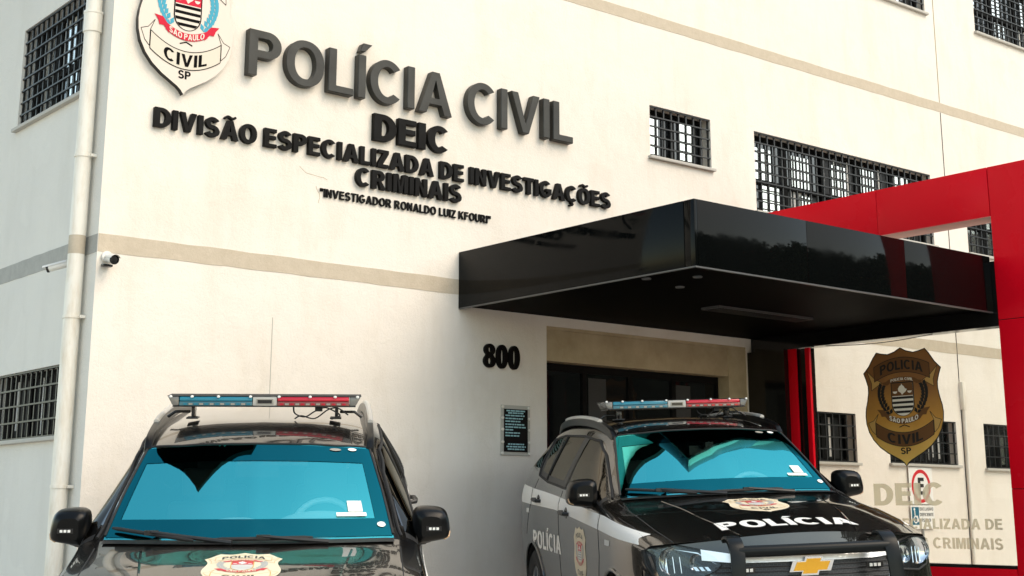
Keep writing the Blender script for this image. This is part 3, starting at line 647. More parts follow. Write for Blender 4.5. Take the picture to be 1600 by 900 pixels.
b = MB(); cbx(b, (XL + .002, YF + .002, ZB), (XL + .026, -.004, ZB + .0115), 'trim_grey'); cbx(b, (XL + .027, YF + .002, ZB), (XR - .002, YF + .026, ZB + .0115), 'trim_grey'); b.build('edge_trim', can)
b = MB(); cbx(b, (5.28, -1.585, ZB + .008), (6.62, -1.36, ZB + .029), 'trim_grey')
lt = b.build('strip_light', can)
b = MB()
for k in range(34): cbx(b, (5.31 + k*.0385, -1.57, ZB + .002), (5.325 + k*.0385, -1.375, ZB + .0075), 'black_iron')
b.build('louvre', lt)
for x, y in ((3.70, -2.25), (3.95, -2.58), (4.22, -2.12)):
    b = MB(); b.lathe([(.0, .0), (.026, .0), (.030, -.010), (.038, -.012), (.040, 0)], 'trim_grey', Matrix.Translation((x - XL, y, .029)), 20); b.build('downlight', can)

# ------------------------------------------------------------------ red portal with glass panel
XP = 7.5
GLASS = lambda u, z, d: (XP - d, -u, z)
por = thing('red_portal', 'glossy red panelled frame standing out from the wall beside the canopy', 'portal', (XP, -3.4, 0))
def pbx(b, a, c, m): o = (XP, -3.4, 0); return b.box(tuple(a[i] - o[i] for i in range(3)), tuple(c[i] - o[i] for i in range(3)), m)
b = MB(); ys = [-.003, -1.755, -3.037]
for a, c in zip(ys, ys[1:]): pbx(b, (XP, c + .003, 4.035), (XP + .03, a - .003, 4.51), 'red_panel'); pbx(b, (XP + .031, c + .003, 4.035), (XP + .30, a - .003, 4.05), 'red_underside')
pbx(b, (XP + .025, -3.036, 4.051), (XP + .30, -.004, 4.505), 'dark_joint'); b.build('beam', por, bevel=.002)
b = MB()
for z0, z1 in ((-.2, 1.50), (1.506, 3.04), (3.046, 4.51)): pbx(b, (XP, -3.80, z0), (XP + .30, -3.043, z1), 'red_panel')
b.build('post', por, bevel=.003)
b = MB(); pbx(b, (XP + .012, -3.795, -.2), (XP + .29, -3.040, 4.50), 'dark_joint'); b.build('post_core', por)
b = MB(); pbx(b, (XP, -.615, -.2), (XP + .03, -.515, 2.985), 'red_panel'); b.build('rear_post', por, bevel=.004)
b = MB(); pbx(b, (XP + .01, -.79, -.2), (XP + .044, -.735, 2.985), 'red_panel'); b.build('glass_jamb', por, bevel=.004)
b = MB(); pbx(b, (XP + .045, -.775, -.2), (XP + .12, -.53, 2.985), 'black_panel'); b.build('recessed_joint', por)
b = MB(); pbx(b, (XP - .065, -.514, -.5), (XP + .2, -.004, 2.988), 'black_panel'); b.build('dark_side_panel', por)
b = MB(); pbx(b, (XP + .002, -3.038, 2.99), (XP + .16, -.005, 3.60), 'black_panel'); b.build('top_rail', por)
b = MB(); pbx(b, (XP + .004, -3.036, .80), (XP + .14, -.791, .828), 'black_panel'); b.build('bottom_rail', por)
b = MB(); pbx(b, (XP, -3.036, -.2), (XP + .25, -.791, .797), 'red_panel'); b.build('plinth', por, bevel=.003)
b = MB(); pbx(b, (XP + .19, -3.036, 3.65), (XP + .29, -2.98, 4.033), 'black_panel'); b.build('upper_upright', por)
b = MB(); pbx(b, (XP + .045, -3.038, .829), (XP + .057, -.792, 2.989), 'panel_glass'); b.build('glass_panel', por)
b = MB(); b.tube([Vector((XP + .03 - XP, y + 3.4, 2.985 - .03 * sin(pi * (y + 2.3) / 1.3))) for y in [-2.3 + 1.3*k/14 for k in range(15)]], .004, 'black_iron', 6); b.build('hanging_cable', por)
gl = lambda x, y, d: (-d, -x, y)
crest('police_crest', 'brown and gold shield crest stuck on the glass panel', 'crest', (XP + .0445, -1.905, 2.885), gl, 1.0, 1.0, .003, 'bronze_film', PAL_BRONZE, 'bronze_black', rim=.010, lay=.0007)
GLW = lambda u, z, d: (XP + .0445 - d, -u, z)
lettering('glass_lettering', 'DEIC', 'beige letters DEIC stuck on the glass below the brown crest', 'lettering', GLW, 1.495, 2.305, 1.36, .212, .002, 'frosted_letter', .26, .20, bev=0, gap=.07, d0=.0004)
lettering('glass_lettering', 'DIVISÃO ESPECIALIZADA DE', 'beige middle row reading DIVISÃO ESPECIALIZADA DE on the glass panel', 'lettering', GLW, .90, 2.895, 1.14, .098, .002, 'frosted_letter', .24, .19, bev=0, gap=.08, d0=.0004)
lettering('glass_lettering', 'INVESTIGAÇÕES CRIMINAIS', 'beige lowest row reading INVESTIGAÇÕES CRIMINAIS on the glass panel', 'lettering', GLW, .905, 2.89, .963, .100, .002, 'frosted_letter', .24, .19, bev=0, gap=.08, d0=.0004)

# ------------------------------------------------------------------ drainpipe at the corner
pipe = thing('drainpipe', 'cream plastic drainpipe running down the corner of the building', 'drainpipe', (-.078, .215, 0))
b = MB(); b.lathe([(.064, -.5), (.064, 3.245)], 'pvc_pipe', seg=28); b.lathe([(.064, 3.392), (.064, TOP)], 'pvc_pipe', seg=28); b.build('pipe', pipe)
b = MB(); b.lathe([(.0642, 3.2448), (.0648, 3.247), (.0648, 3.39), (.0642, 3.3922)], 'band_paint', seg=28); b.build('painted_ring', pipe)
b = MB(); b.lathe([(.0642, 5.06), (.074, 5.065), (.074, 5.215), (.078, 5.22), (.078, 5.24), (.0642, 5.245)], 'pvc_pipe', seg=28); b.build('coupling', pipe)
for z in (1.475, 2.755, 4.035, 6.6):
    b = MB(); b.lathe([(.0642, z - .012), (.070, z - .012), (.070, z + .012), (.0642, z + .012)], 'pvc_pipe', seg=28)
    b.box((.03, -.088, z - .011), (.077, -.062, z + .011), 'pvc_pipe'); b.box((.03, .062, z - .011), (.077, .088, z + .011), 'pvc_pipe'); b.build('clamp', pipe)

# ------------------------------------------------------------------ security cameras
def security_camera(label, base, aim, mount, L=.17, r=.042):
    t = thing('security_camera', label, 'camera', base)
    A = Vector(aim).normalized(); Mv = Vector(mount)
    q = A.to_track_quat('Z', 'Y').to_matrix().to_4x4()
    c = Matrix.Translation(Mv) @ q
    b = MB(); b.lathe([(0, -L*.55), (r*.8, -L*.55), (r, -L*.48), (r, L*.45)], 'camera_white', c, 24); b.build('housing', t)
    b = MB(); b.lathe([(r*1.0, L*.44), (r*1.10, L*.47), (r*1.05, L*.56), (r*.86, L*.50), (r*.80, L*.42), (0, L*.40)], 'camera_lens', c, 24); b.build('lens', t)
    # sun shield: curved plate above the housing
    b = MB(); n = 12; vs = []; R = r * 1.22
    for zz in (-L*.5, L*.72):
        for k in range(n + 1):
            a = radians(20 + 140 * k / n); vs.append(c @ Vector((R*cos(a), R*sin(a), zz)))
    b.add(vs, [(k, k+1, n+2+k, n+1+k) for k in range(n)], 'camera_white', True); b.build('sun_shield', t)
    b = MB(); b.tube([(0, 0, 0), tuple(Mv * .35), tuple(Mv)], [.022, .016, .016], 'camera_white', 10); b.build('bracket', t)
    return t
sc_ = security_camera('round white security camera on front wall just under the grey band', (.075, -.002, 3.215), (-.05, -1, -.22), (.012, -.085, -.03), L=.11, r=.034)
b = MB(); b.lathe([(0, 0), (.042, 0), (.042, .025), (0, .025)], 'camera_white', Matrix.Rotation(radians(90), 4, 'X'), 20); b.build('wall_plate', sc_)
b = MB(); b.box((-.045, -.06, -.085), (.035, -.012, -.065), 'camera_lens'); b.build('junction_box', sc_, bevel=.006)
sc2 = security_camera('small grey bullet camera on the shaded side wall left of the drainpipe', (-.002, .33, 3.20), (-.75, .62, -.26), (-.13, .10, -.025), L=.16, r=.028)

# ------------------------------------------------------------------ notice plaque by the door
pl = thing('notice_plaque', 'small black notice plaque with pale lines on standoff bolts under the number', 'plaque', (4.163, 0, 1.835))
b = MB(); b.box((-.175, -.012, -.03), (.175, -.006, .43), 'board_edge'); b.build('acrylic_backing', pl)
b = MB(); b.box((-.142, -.018, .002), (.142, -.0125, .395), 'board_black'); b.build('notice_panel', pl)
b = MB(); random.seed(5)
rows = [(.372, .9, 1), (.352, .75, 1), (.328, .9, 0), (.301, .82, 0), (.275, .7, 0), (.247, .93, 0), (.222, .95, 0), (.197, .36, 0), (.169, .68, 0), (.143, .7, 0), (.066, .75, 1), (.043, .9, 1), (.020, .78, 1)]
for z, w, ce in rows:
    x = -.128 if not ce else -.128 * w
    end = x + .256 * w
    while x < end - .01:
        ww = min(random.uniform(.018, .06), end - x); b.box((x, -.0190, z), (x + ww, -.0181, z + .0125), 'board_text'); x += ww + .007
b.build('text_lines', pl)
for x in (-.160, .160):
    for z in (-.012, .09, .205, .31, .412):
        b = MB(); b.lathe([(0, .0), (.013, 0), (.013, .014), (0, .016)], 'bolt_pale', Matrix.Translation((x, -.0118, z)) @ Matrix.Rotation(radians(90), 4, 'X'), 14); b.build('bolt', pl)

# ------------------------------------------------------------------ parking sign and conduit on the far wall
sg = thing('parking_sign', 'white parking sign with red ring and letter E, blue wheelchair plate below', 'sign', (10.44, 0, 1.2))
SGM = lambda x, z, d: (x, -d, z)
b = MB(); b.prism([[(-.235, .19), (.235, .19), (.235, .62), (-.235, .62)]], SGM, .02, .024, 'sign_white'); b.build('sign_plate', sg)
b = MB(); b.prism([arc(0, .40, .19, .195, 0, 350, 35), arc(0, .40, .15, .155, 0, 350, 35)], SGM, .0242, .026, 'sign_red'); b.build('ring', sg)
b = MB()
for ch, I in layout('E', -.06, .06, .30, .20, .26, .2): b.prism(I[0], SGM, .0242, .026, 'sign_black')
b.build('letter', sg)
b = MB(); b.prism([[(-.235, -.10), (.235, -.10), (.235, .175), (-.235, .175)]], SGM, .02, .024, 'sign_white'); b.build('lower_plate', sg)
b = MB(); b.prism([[(-.215, -.05), (-.075, -.05), (-.075, .155), (-.215, .155)]], SGM, .0242, .026, 'sign_blue')
b.prism([arc(-.15, .01, .042, .045, 0, 350, 24), arc(-.15, .01, .028, .030, 0, 350, 24)], SGM, .0262, .0275, 'sign_white')
b.prism([stroke([(-.165, .11), (-.16, .05), (-.115, .048), (-.095, -.02)], .018)], SGM, .0276, .0285, 'sign_white'); b.prism([arc(-.167, .128, .016, .017, 0, 340, 12)], SGM, .0262, .0275, 'sign_white'); b.build('wheelchair_symbol', sg)
b = MB()
for k, t_ in enumerate(('EXCLUSIVO', 'DEFICIENTE', 'FÍSICO')):
    for ch, I in layout(t_, -.055, .215 - (.06 if k == 2 else 0), .115 - k * .065, .036, .2, .17, .12):
        for isl in I: b.prism(isl, SGM, .0242, .025, 'sign_black')
b.build('lettering', sg)
b = MB(); b.box((-.015, -.0195, -.6), (.015, -.002, .60), 'post_grey'); b.build('post', sg)
cd = thing('conduit', 'thin cream conduit running down the wall behind the glass panel', 'conduit', (11.44, 0, .6))
b = MB(); b.tube([(0, -.03, 0), (0, -.03, 1.95)], .022, 'pvc_pipe', 12); b.build('pipe', cd)
b = MB(); b.box((-.035, -.055, 1.95), (.035, -.001, 2.30), 'pvc_pipe'); b.build('junction_box', cd, bevel=.006)

POSE1 = (-1.18973, -4.60910, -0.56501, 0.05392, 0.13041, -0.00672)
POSE2 = (2.43309, -4.84871, -0.52114, 0.22917, 0.03387, -0.03852)
# ------------------------------------------------------------------ police SUV (built once: nose at y = 0 facing -y, wheels on z = 0)
# each station: control points from rocker to roof / hood centre  (x, y, z)
ST = [
 [(.80,.30,.30),(.875,.38,.42),(.90,.38,.70),(.893,.36,.88),(.865,.315,.965),(.80,.225,.98),(.70,.15,.99),(.50,.075,1.003),(.25,.035,1.01),(0,.02,1.012)],
 [(.80,.60,.30),(.905,.58,.44),(.925,.58,.75),(.918,.58,.93),(.885,.56,1.015),(.80,.50,1.042),(.70,.44,1.050),(.50,.39,1.066),(.25,.36,1.078),(0,.35,1.081)],
 [(.80,.95,.28),(.925,.95,.42),(.945,.95,.78),(.935,.95,.985),(.897,.95,1.08),(.82,.92,1.108),(.72,.87,1.125),(.52,.83,1.145),(.26,.81,1.157),(0,.80,1.160)],
 [(.80,1.40,.27),(.915,1.40,.40),(.932,1.40,.78),(.926,1.43,1.02),(.888,1.45,1.155),(.825,1.47,1.184),(.755,1.43,1.206),(.52,1.33,1.218),(.26,1.263,1.225),(0,1.24,1.227)],
 [(.80,1.78,.27),(.905,1.78,.40),(.930,1.78,.78),(.926,1.78,1.055),(.888,1.78,1.225),(.752,1.85,1.395),(.690,1.74,1.420),(.48,1.67,1.452),(.245,1.62,1.467),(0,1.60,1.472)],
 [(.80,2.15,.27),(.905,2.15,.40),(.930,2.15,.78),(.927,2.15,1.075),(.887,2.15,1.238),(.688,2.22,1.592),(.63,2.07,1.625),(.43,2.001,1.645),(.215,1.955,1.658),(0,1.94,1.662)],
 [(.80,2.72,.27),(.905,2.72,.40),(.932,2.72,.79),(.930,2.72,1.09),(.885,2.72,1.258),(.702,2.66,1.648),(.640,2.62,1.702),(.47,2.58,1.742),(.24,2.56,1.758),(0,2.55,1.763)],
 [(.80,3.38,.27),(.912,3.38,.41),(.942,3.38,.82),(.934,3.40,1.12),(.883,3.40,1.298),(.702,3.40,1.664),(.640,3.35,1.722),(.47,3.32,1.764),(.24,3.30,1.780),(0,3.3,1.786)],
 [(.80,3.80,.28),(.925,3.80,.43),(.950,3.80,.84),(.936,3.80,1.14),(.880,3.72,1.350),(.690,3.92,1.645),(.622,3.92,1.705),(.46,3.92,1.748),(.24,3.92,1.766),(0,3.92,1.772)],
 [(.80,4.25,.32),(.905,4.28,.46),(.935,4.30,.85),(.924,4.30,1.15),(.862,4.22,1.375),(.655,4.32,1.605),(.588,4.36,1.668),(.44,4.40,1.715),(.23,4.42,1.735),(0,4.43,1.742)],
 [(.78,4.58,.36),(.870,4.60,.50),(.897,4.62,.85),(.888,4.60,1.13),(.825,4.55,1.325),(.640,4.52,1.485),(.560,4.55,1.560),(.42,4.60,1.605),(.22,4.62,1.620),(0,4.63,1.625)],
 [(.68,4.70,.40),(.760,4.72,.55),(.800,4.75,.85),(.790,4.74,1.08),(.730,4.72,1.18),(.620,4.72,1.22),(.52,4.73,1.24),(.40,4.75,1.255),(.2,4.76,1.26),(0,4.765,1.26)]]
SUBU, SUBV = 8, 6
def pch(vals, t):
    """monotone cubic through vals at integer knots"""
    n = len(vals); i = min(int(t), n - 2); f = t - i
    d = [vals[k+1] - vals[k] for k in range(n - 1)]
    def sl(k):
        if k == 0: return d[0]
        if k == n - 1: return d[-1]
        a, b = d[k-1], d[k]
        return 0 if a * b <= 0 else 2 * a * b / (a + b)
    m0, m1 = sl(i), sl(i + 1)
    return (2*f**3 - 3*f*f + 1)*vals[i] + (f**3 - 2*f*f + f)*m0 + (-2*f**3 + 3*f*f)*vals[i+1] + (f**3 - f*f)*m1
NU, NV = (len(ST) - 1) * SUBU, (len(ST[0]) - 1) * SUBV
GRID = []
for a in range(NU + 1):
    u = a / SUBU
    row = [[pch([s[j][c] for s in ST], u) for c in range(3)] for j in range(len(ST[0]))]
    GRID.append([tuple(pch([p[c] for p in row], bq / SUBV) for c in range(3)) for bq in range(NV + 1)])
# the windscreen is one clean curved sheet between its base line and the roof edge
for bq in range(6 * SUBV, NV + 1):
    P0, P1 = Vector(GRID[3*SUBU][bq]), Vector(GRID[5*SUBU][bq])
    for k in range(1, 2 * SUBU):
        t = k / (2 * SUBU); p = P0.lerp(P1, t) + Vector((0, -.53, .85)) * (.012 * 4 * t * (1 - t)); GRID[3*SUBU + k][bq] = tuple(p)
# wheel arches
ARCH = ((.945, .335, .445), (3.80, .345, .455))
def region(a, b):
    """part name of cell a (along), b (across)"""
    u, v = (a + .5) / SUBU, (b + .5) / SUBV
    if v > 6.0 and 3 <= u < 5: return 'windscreen'
    if v > 5.85 and u < 3: return 'hood'
    if 4.10 < v < 4.92:
        if 3.25 < u < 5.80: return 'front_side_window'
        if 6.05 < u < 7.0: return 'rear_side_window'
        if 7.1 < u < 7.75: return 'vent_window'
        if 8.2 < u < 9.75: return 'quarter_window'
    if 4.0 <= v < 5.0 and 3.1 < u < 8.0: return 'window_surround'
    if v > 6.0 and u >= 10: return 'rear_window'
    if v < 4.1:
        if 1.9 <= u: 
            if u < 3.0 - (0): return 'front_fender'
            if u < 6.0: return 'front_door'
            if u < 7.9: return 'rear_door'
        return 'front_fender' if u < 3 else 'rear_quarter'
    if v > 5.0 and u >= 5: return 'roof'
    if u < 3: return 'front_fender'
    if v < 5: return 'rear_pillar' if u > 7 else 'front_pillar'
    return 'windscreen_pillar' if u < 5 else 'rear_pillar'
RMAT = dict(windscreen='windscreen_film', front_side_window='side_film', rear_side_window='side_film', vent_window='side_film', quarter_window='side_film', rear_window='side_film', window_surround='car_plastic')
buckets = {}
for a in range(NU):
    for bq in range(NV):
        buckets.setdefault(region(a, bq), []).append((a, bq))
def arch_fix(p):
    x, y, z = p
    for cy, cz, r in ARCH:
        d = math.hypot(y - cy, z - cz)
        if x > .6 and z < 1.0 and d < r and d > 1e-6:
            k = r / d; return (x, cy + (y - cy) * k, cz + (z - cz) * k)
    return p
def in_arch(p): return any(p[0] > .6 and math.hypot(p[1] - cy, p[2] - cz) < r for cy, cz, r in ARCH)
HV, HF = [], []
def body_part(name, cells, sides):
    b = MB(); idx = {}; vs = []; fs = []
    for sx in sides:
        for a, q in cells:
            c = [(a, q), (a + 1, q), (a + 1, q + 1), (a, q + 1)]; P = [GRID[i][j] for i, j in c]
            ins = [in_arch(p) for p in P]
            if all(ins): continue
            f = []
            for (i, j), p in zip(c, P):
                k = (sx if j < NV else 1, i, j)
                if k not in idx:
                    p2 = arch_fix(p); idx[k] = len(vs); vs.append((p2[0] * (sx if j < NV else 1), p2[1], p2[2]))
                f.append(idx[k])
            fs.append(tuple(f) if sx < 0 else tuple(f[::-1]))
    if fs:
        f0 = fs[len(fs) // 2]; q = [Vector(vs[i]) for i in f0[:3]]; cen = Vector((0, 2.4, .8))
        if (q[1] - q[0]).cross(q[2] - q[0]).dot(q[0] - cen) < 0: fs = [f[::-1] for f in fs]
    m = RMAT.get(name, 'car_paint'); b.add(vs, fs, m, True)
    o = len(HV); HV.extend(vs); HF.extend(tuple(o + i for i in f) for f in fs)
    return b
car = thing('police_car', 'black police SUV seen head-on at left with teal windscreen and red and blue roof lights', 'police car', (0, 0, 0), 'police cars parked in front of the station')
PARTS = {}
both = {'hood', 'windscreen', 'roof', 'rear_window'}
for nm, cells in buckets.items():
    for sides in (((-1, 1),) if nm in both else ((-1,), (1,))):
        o = body_part(nm, cells, sides).build(nm, car, auto=60)
        PARTS[(nm, 0 if nm in both else sides[0])] = o
BV = BVHTree.FromPolygons([Vector(v) for v in HV], HF)
# underside and tailgate closure
b = MB()
lo = [GRID[a][0] for a in range(NU + 1)]
lo = [p for p in lo]
for a in range(NU):
    p, q = lo[a], lo[a + 1]; b.quad([(p[0]*.75, p[1], p[2]), (q[0]*.75, q[1], q[2]), (-q[0]*.75, q[1], q[2]), (-p[0]*.75, p[1], p[2])], 'car_plastic')
b.build('underbody', car)
b = MB(); ring = [GRID[NU][j] for j in range(NV + 1)]
full = ring + [(-p[0], p[1], p[2]) for p in ring[::-1][1:]]
b.add(full + [(0, 4.80, .8)], [(i, i + 1, len(full)) for i in range(len(full) - 1)] + [(len(full) - 1, 0, len(full))], 'car_paint', True); b.build('tailgate', car)

# ---- draping helpers: put flat shapes on the body
def ray(o, d):
    h = BV.ray_cast(Vector(o), Vector(d)); return h
def drape(loops, to3, dirv, off, m, b, maxlen=.05, bvh=None, thick=0):
    bm = bmesh.new(); pts = [p for lp in loops for p in lp]
    tri = tessellate_polygon([[Vector((x, y, 0)) for x, y in lp] for lp in loops])
    vs = [bm.verts.new((x, y, 0)) for x, y in pts]
    for t in tri:
        try: bm.faces.new([vs[i] for i in t])
        except ValueError: pass
    for _ in range(6):
        ed = [e for e in bm.edges if e.calc_length() > maxlen]
        if not ed: break
        bmesh.ops.subdivide_edges(bm, edges=ed, cuts=1); bmesh.ops.triangulate(bm, faces=bm.faces)
    D = Vector(dirv); out = []
    for v in bm.verts:
        o = Vector(to3(v.co.x, v.co.y)); h = (bvh or BV).ray_cast(o, D)
        if h[0] is None:
            h2 = (bvh or BV).find_nearest(o + D * 1.0); out.append(h2[0] - D * off if h2[0] else o)
        else:
            nn = h[1] if h[1].dot(D) < 0 else -h[1]; out.append(h[0] + nn * off)
    bm.verts.index_update(); fs = []
    for f in bm.faces:
        t = [v.index for v in f.verts]; nrm = (out[t[1]] - out[t[0]]).cross(out[t[2]] - out[t[0]])
        fs.append(t if nrm.dot(D) < 0 else t[::-1])
    b.add(out, fs, m, True); bm.free()
def path_on(pts, to3, dirv, off, n=6, bvh=None):
    out = []; P = []
    for p, q in zip(pts, pts[1:]): P += [(p[0] + (q[0]-p[0])*k/n, p[1] + (q[1]-p[1])*k/n) for k in range(n)]
    P.append(pts[-1])
    for x, y in P:
        h = (bvh or BV).ray_cast(Vector(to3(x, y)), Vector(dirv))
        if h[0] is not None: nn = h[1] if h[1].dot(Vector(dirv)) < 0 else -h[1]; out.append(h[0] + nn * off)
    return out
TOPV = (lambda x, y: (x, y, 3.0), (0, 0, -1))                       # from above, (x, y)
def sidev(sx): return (lambda y, z: (sx * 2.0, y, z), (-sx, 0, 0))   # from the side, (y, z)

# ---- panel gaps
def gap(parent, runs, view, r=.0035, m='rubber', name='panel_gap', off=-.001, n=6):
    for pts in runs:
        P = path_on(pts, *view, off, n)
        if len(P) > 1:
            b = MB(); b.tube(P, r, m, 6); b.build(name, parent)
for sx in (-1, 1):
    V = sidev(sx)
    gap(PARTS[('front_door', sx)], [[(1.44, 1.13), (1.39, 1.0), (1.36, .85), (1.43, .60), (1.60, .32)]], V)
    gap(PARTS[('rear_door', sx)], [[(2.72, 1.24), (2.74, 1.0), (2.72, .7), (2.72, .32)], [(3.72, 1.32), (3.84, 1.16), (3.98, 1.02), (4.08, .86)]], V)
    gap(PARTS[('front_fender', sx)], [[(.40, 1.0), (.70, 1.06), (1.02, 1.105)]], V, r=.003)
    gap(PARTS[('hood', 0)], [[(sx*.745, .20), (sx*.775, .5), (sx*.785, .95), (sx*.785, 1.36)]], TOPV, name='hood_gap', r=.004)
    # raised hood creases
    gap(PARTS[('hood', 0)], [[(sx*.36, .12), (sx*.46, .6), (sx*.53, 1.2)]], TOPV, r=.010, m='car_paint', name='hood_crease', off=-.0065, n=14)
    # window rubbers and pillars
    s = PARTS[('window_surround', sx)]
gap(PARTS[('windscreen', 0)], [[(-.748, 1.46), (-.692, 1.75), (-.623, 2.07)]], TOPV, r=.009, name='seal', off=.001)
gap(PARTS[('windscreen', 0)], [[(.748, 1.46), (.692, 1.75), (.623, 2.07)]], TOPV, r=.009, name='seal', off=.001)
gap(PARTS[('windscreen', 0)], [[(-.622, 2.07), (-.43, 2.003), (-.215, 1.957), (0, 1.942), (.215, 1.957), (.43, 2.003), (.622, 2.07)]], TOPV, r=.007, name='seal', off=.001)
# darker border of the windscreen, a printed band on the glass
def ws(u, v): # u 0..1 base -> top ; v -1..1 across
    j = (len(ST[0]) - 1) - abs(v) * 3
    a, c_ = [Vector([pch([q[k] for q in ST[i]], j) for k in range(3)]) for i in (3, 5)]
    p = a.lerp(c_, u) + Vector((0, -.53, .85)) * (.012 * 4 * u * (1 - u)); return Vector((p.x * (1 if v >= 0 else -1), p.y, p.z))
b = MB()
def ws_quad(u0, u1, v0, v1, nu, nv, m, off):
    vs = []
    for i in range(nu + 1):
        for j in range(nv + 1):
            u, v = u0 + (u1-u0)*i/nu, v0 + (v1-v0)*j/nv; p = ws(u, v); e = .01
            du = ws(min(u+e, 1), v) - ws(max(u-e, 0), v); dv = ws(u, min(v+e, 1)) - ws(u, max(v-e, -1)); nn = dv.cross(du).normalized()
            if nn.z < 0: nn = -nn
            vs.append(p + nn * off)
    w_ = nv + 1; a_, b_, c_ = vs[0], vs[1], vs[w_ + 1]; fl = (b_ - a_).cross(c_ - a_).z < 0
    b.add(vs, [((i+1)*w_+j, (i+1)*w_+j+1, i*w_+j+1, i*w_+j) if fl else (i*w_+j, i*w_+j+1, (i+1)*w_+j+1, (i+1)*w_+j) for i in range(nu) for j in range(nv)], m, True)
ws_quad(.80, .985, -.985, .985, 4, 40, 'windscreen_border', .0025)
ws_quad(.03, .20, -.985, .985, 4, 40, 'windscreen_border', .0025)
ws_quad(.20, .80, .86, .985, 14, 4, 'windscreen_border', .0025)
ws_quad(.20, .80, -.985, -.90, 14, 4, 'windscreen_border', .0025)
b.build('border', PARTS[('windscreen', 0)])
def ws_patch(name, uc, vc, du, dv, m, rnd=False, parent=None):
    k = MB(); vs = []; n = 16
    for i in range(n):
        a = 2 * pi * i / n; cx, cy = (cos(a), sin(a))
        if not rnd: cx, cy = [max(-1, min(1, 1.4 * q)) for q in (cx, cy)]
        p = ws(uc + du * cy, vc + dv * cx); vs.append(p + Vector((0, -.0035, .0055)))
    k.add(vs, [tuple(range(n))], m); k.build(name, PARTS[('windscreen', 0)])
ws_patch('paper_sticker', .315, .735, .055, .05, 'white_vinyl'); ws_patch('paper_sticker', .235, .70, .018, .105, 'white_vinyl')
ws_patch('round_sticker', .955, .80, .018, .035, 'white_vinyl', True); ws_patch('round_sticker', .945, .66, .016, .05, 'led_housing', True); ws_patch('round_sticker', .135, .90, .026, .035, 'white_vinyl', True)
# mirror foot behind the glass
k = MB(); p = ws(.80, 0); k.box((p.x - .03, p.y - .0, p.z - .06), (p.x + .03, p.y + .06, p.z - .012), 'lamp_black'); k.box((-.12, p.y + .10, p.z - .10), (.12, p.y + .12, p.z - .035), 'lamp_black'); k.build('rear_view_mirror', PARTS[('windscreen', 0)])

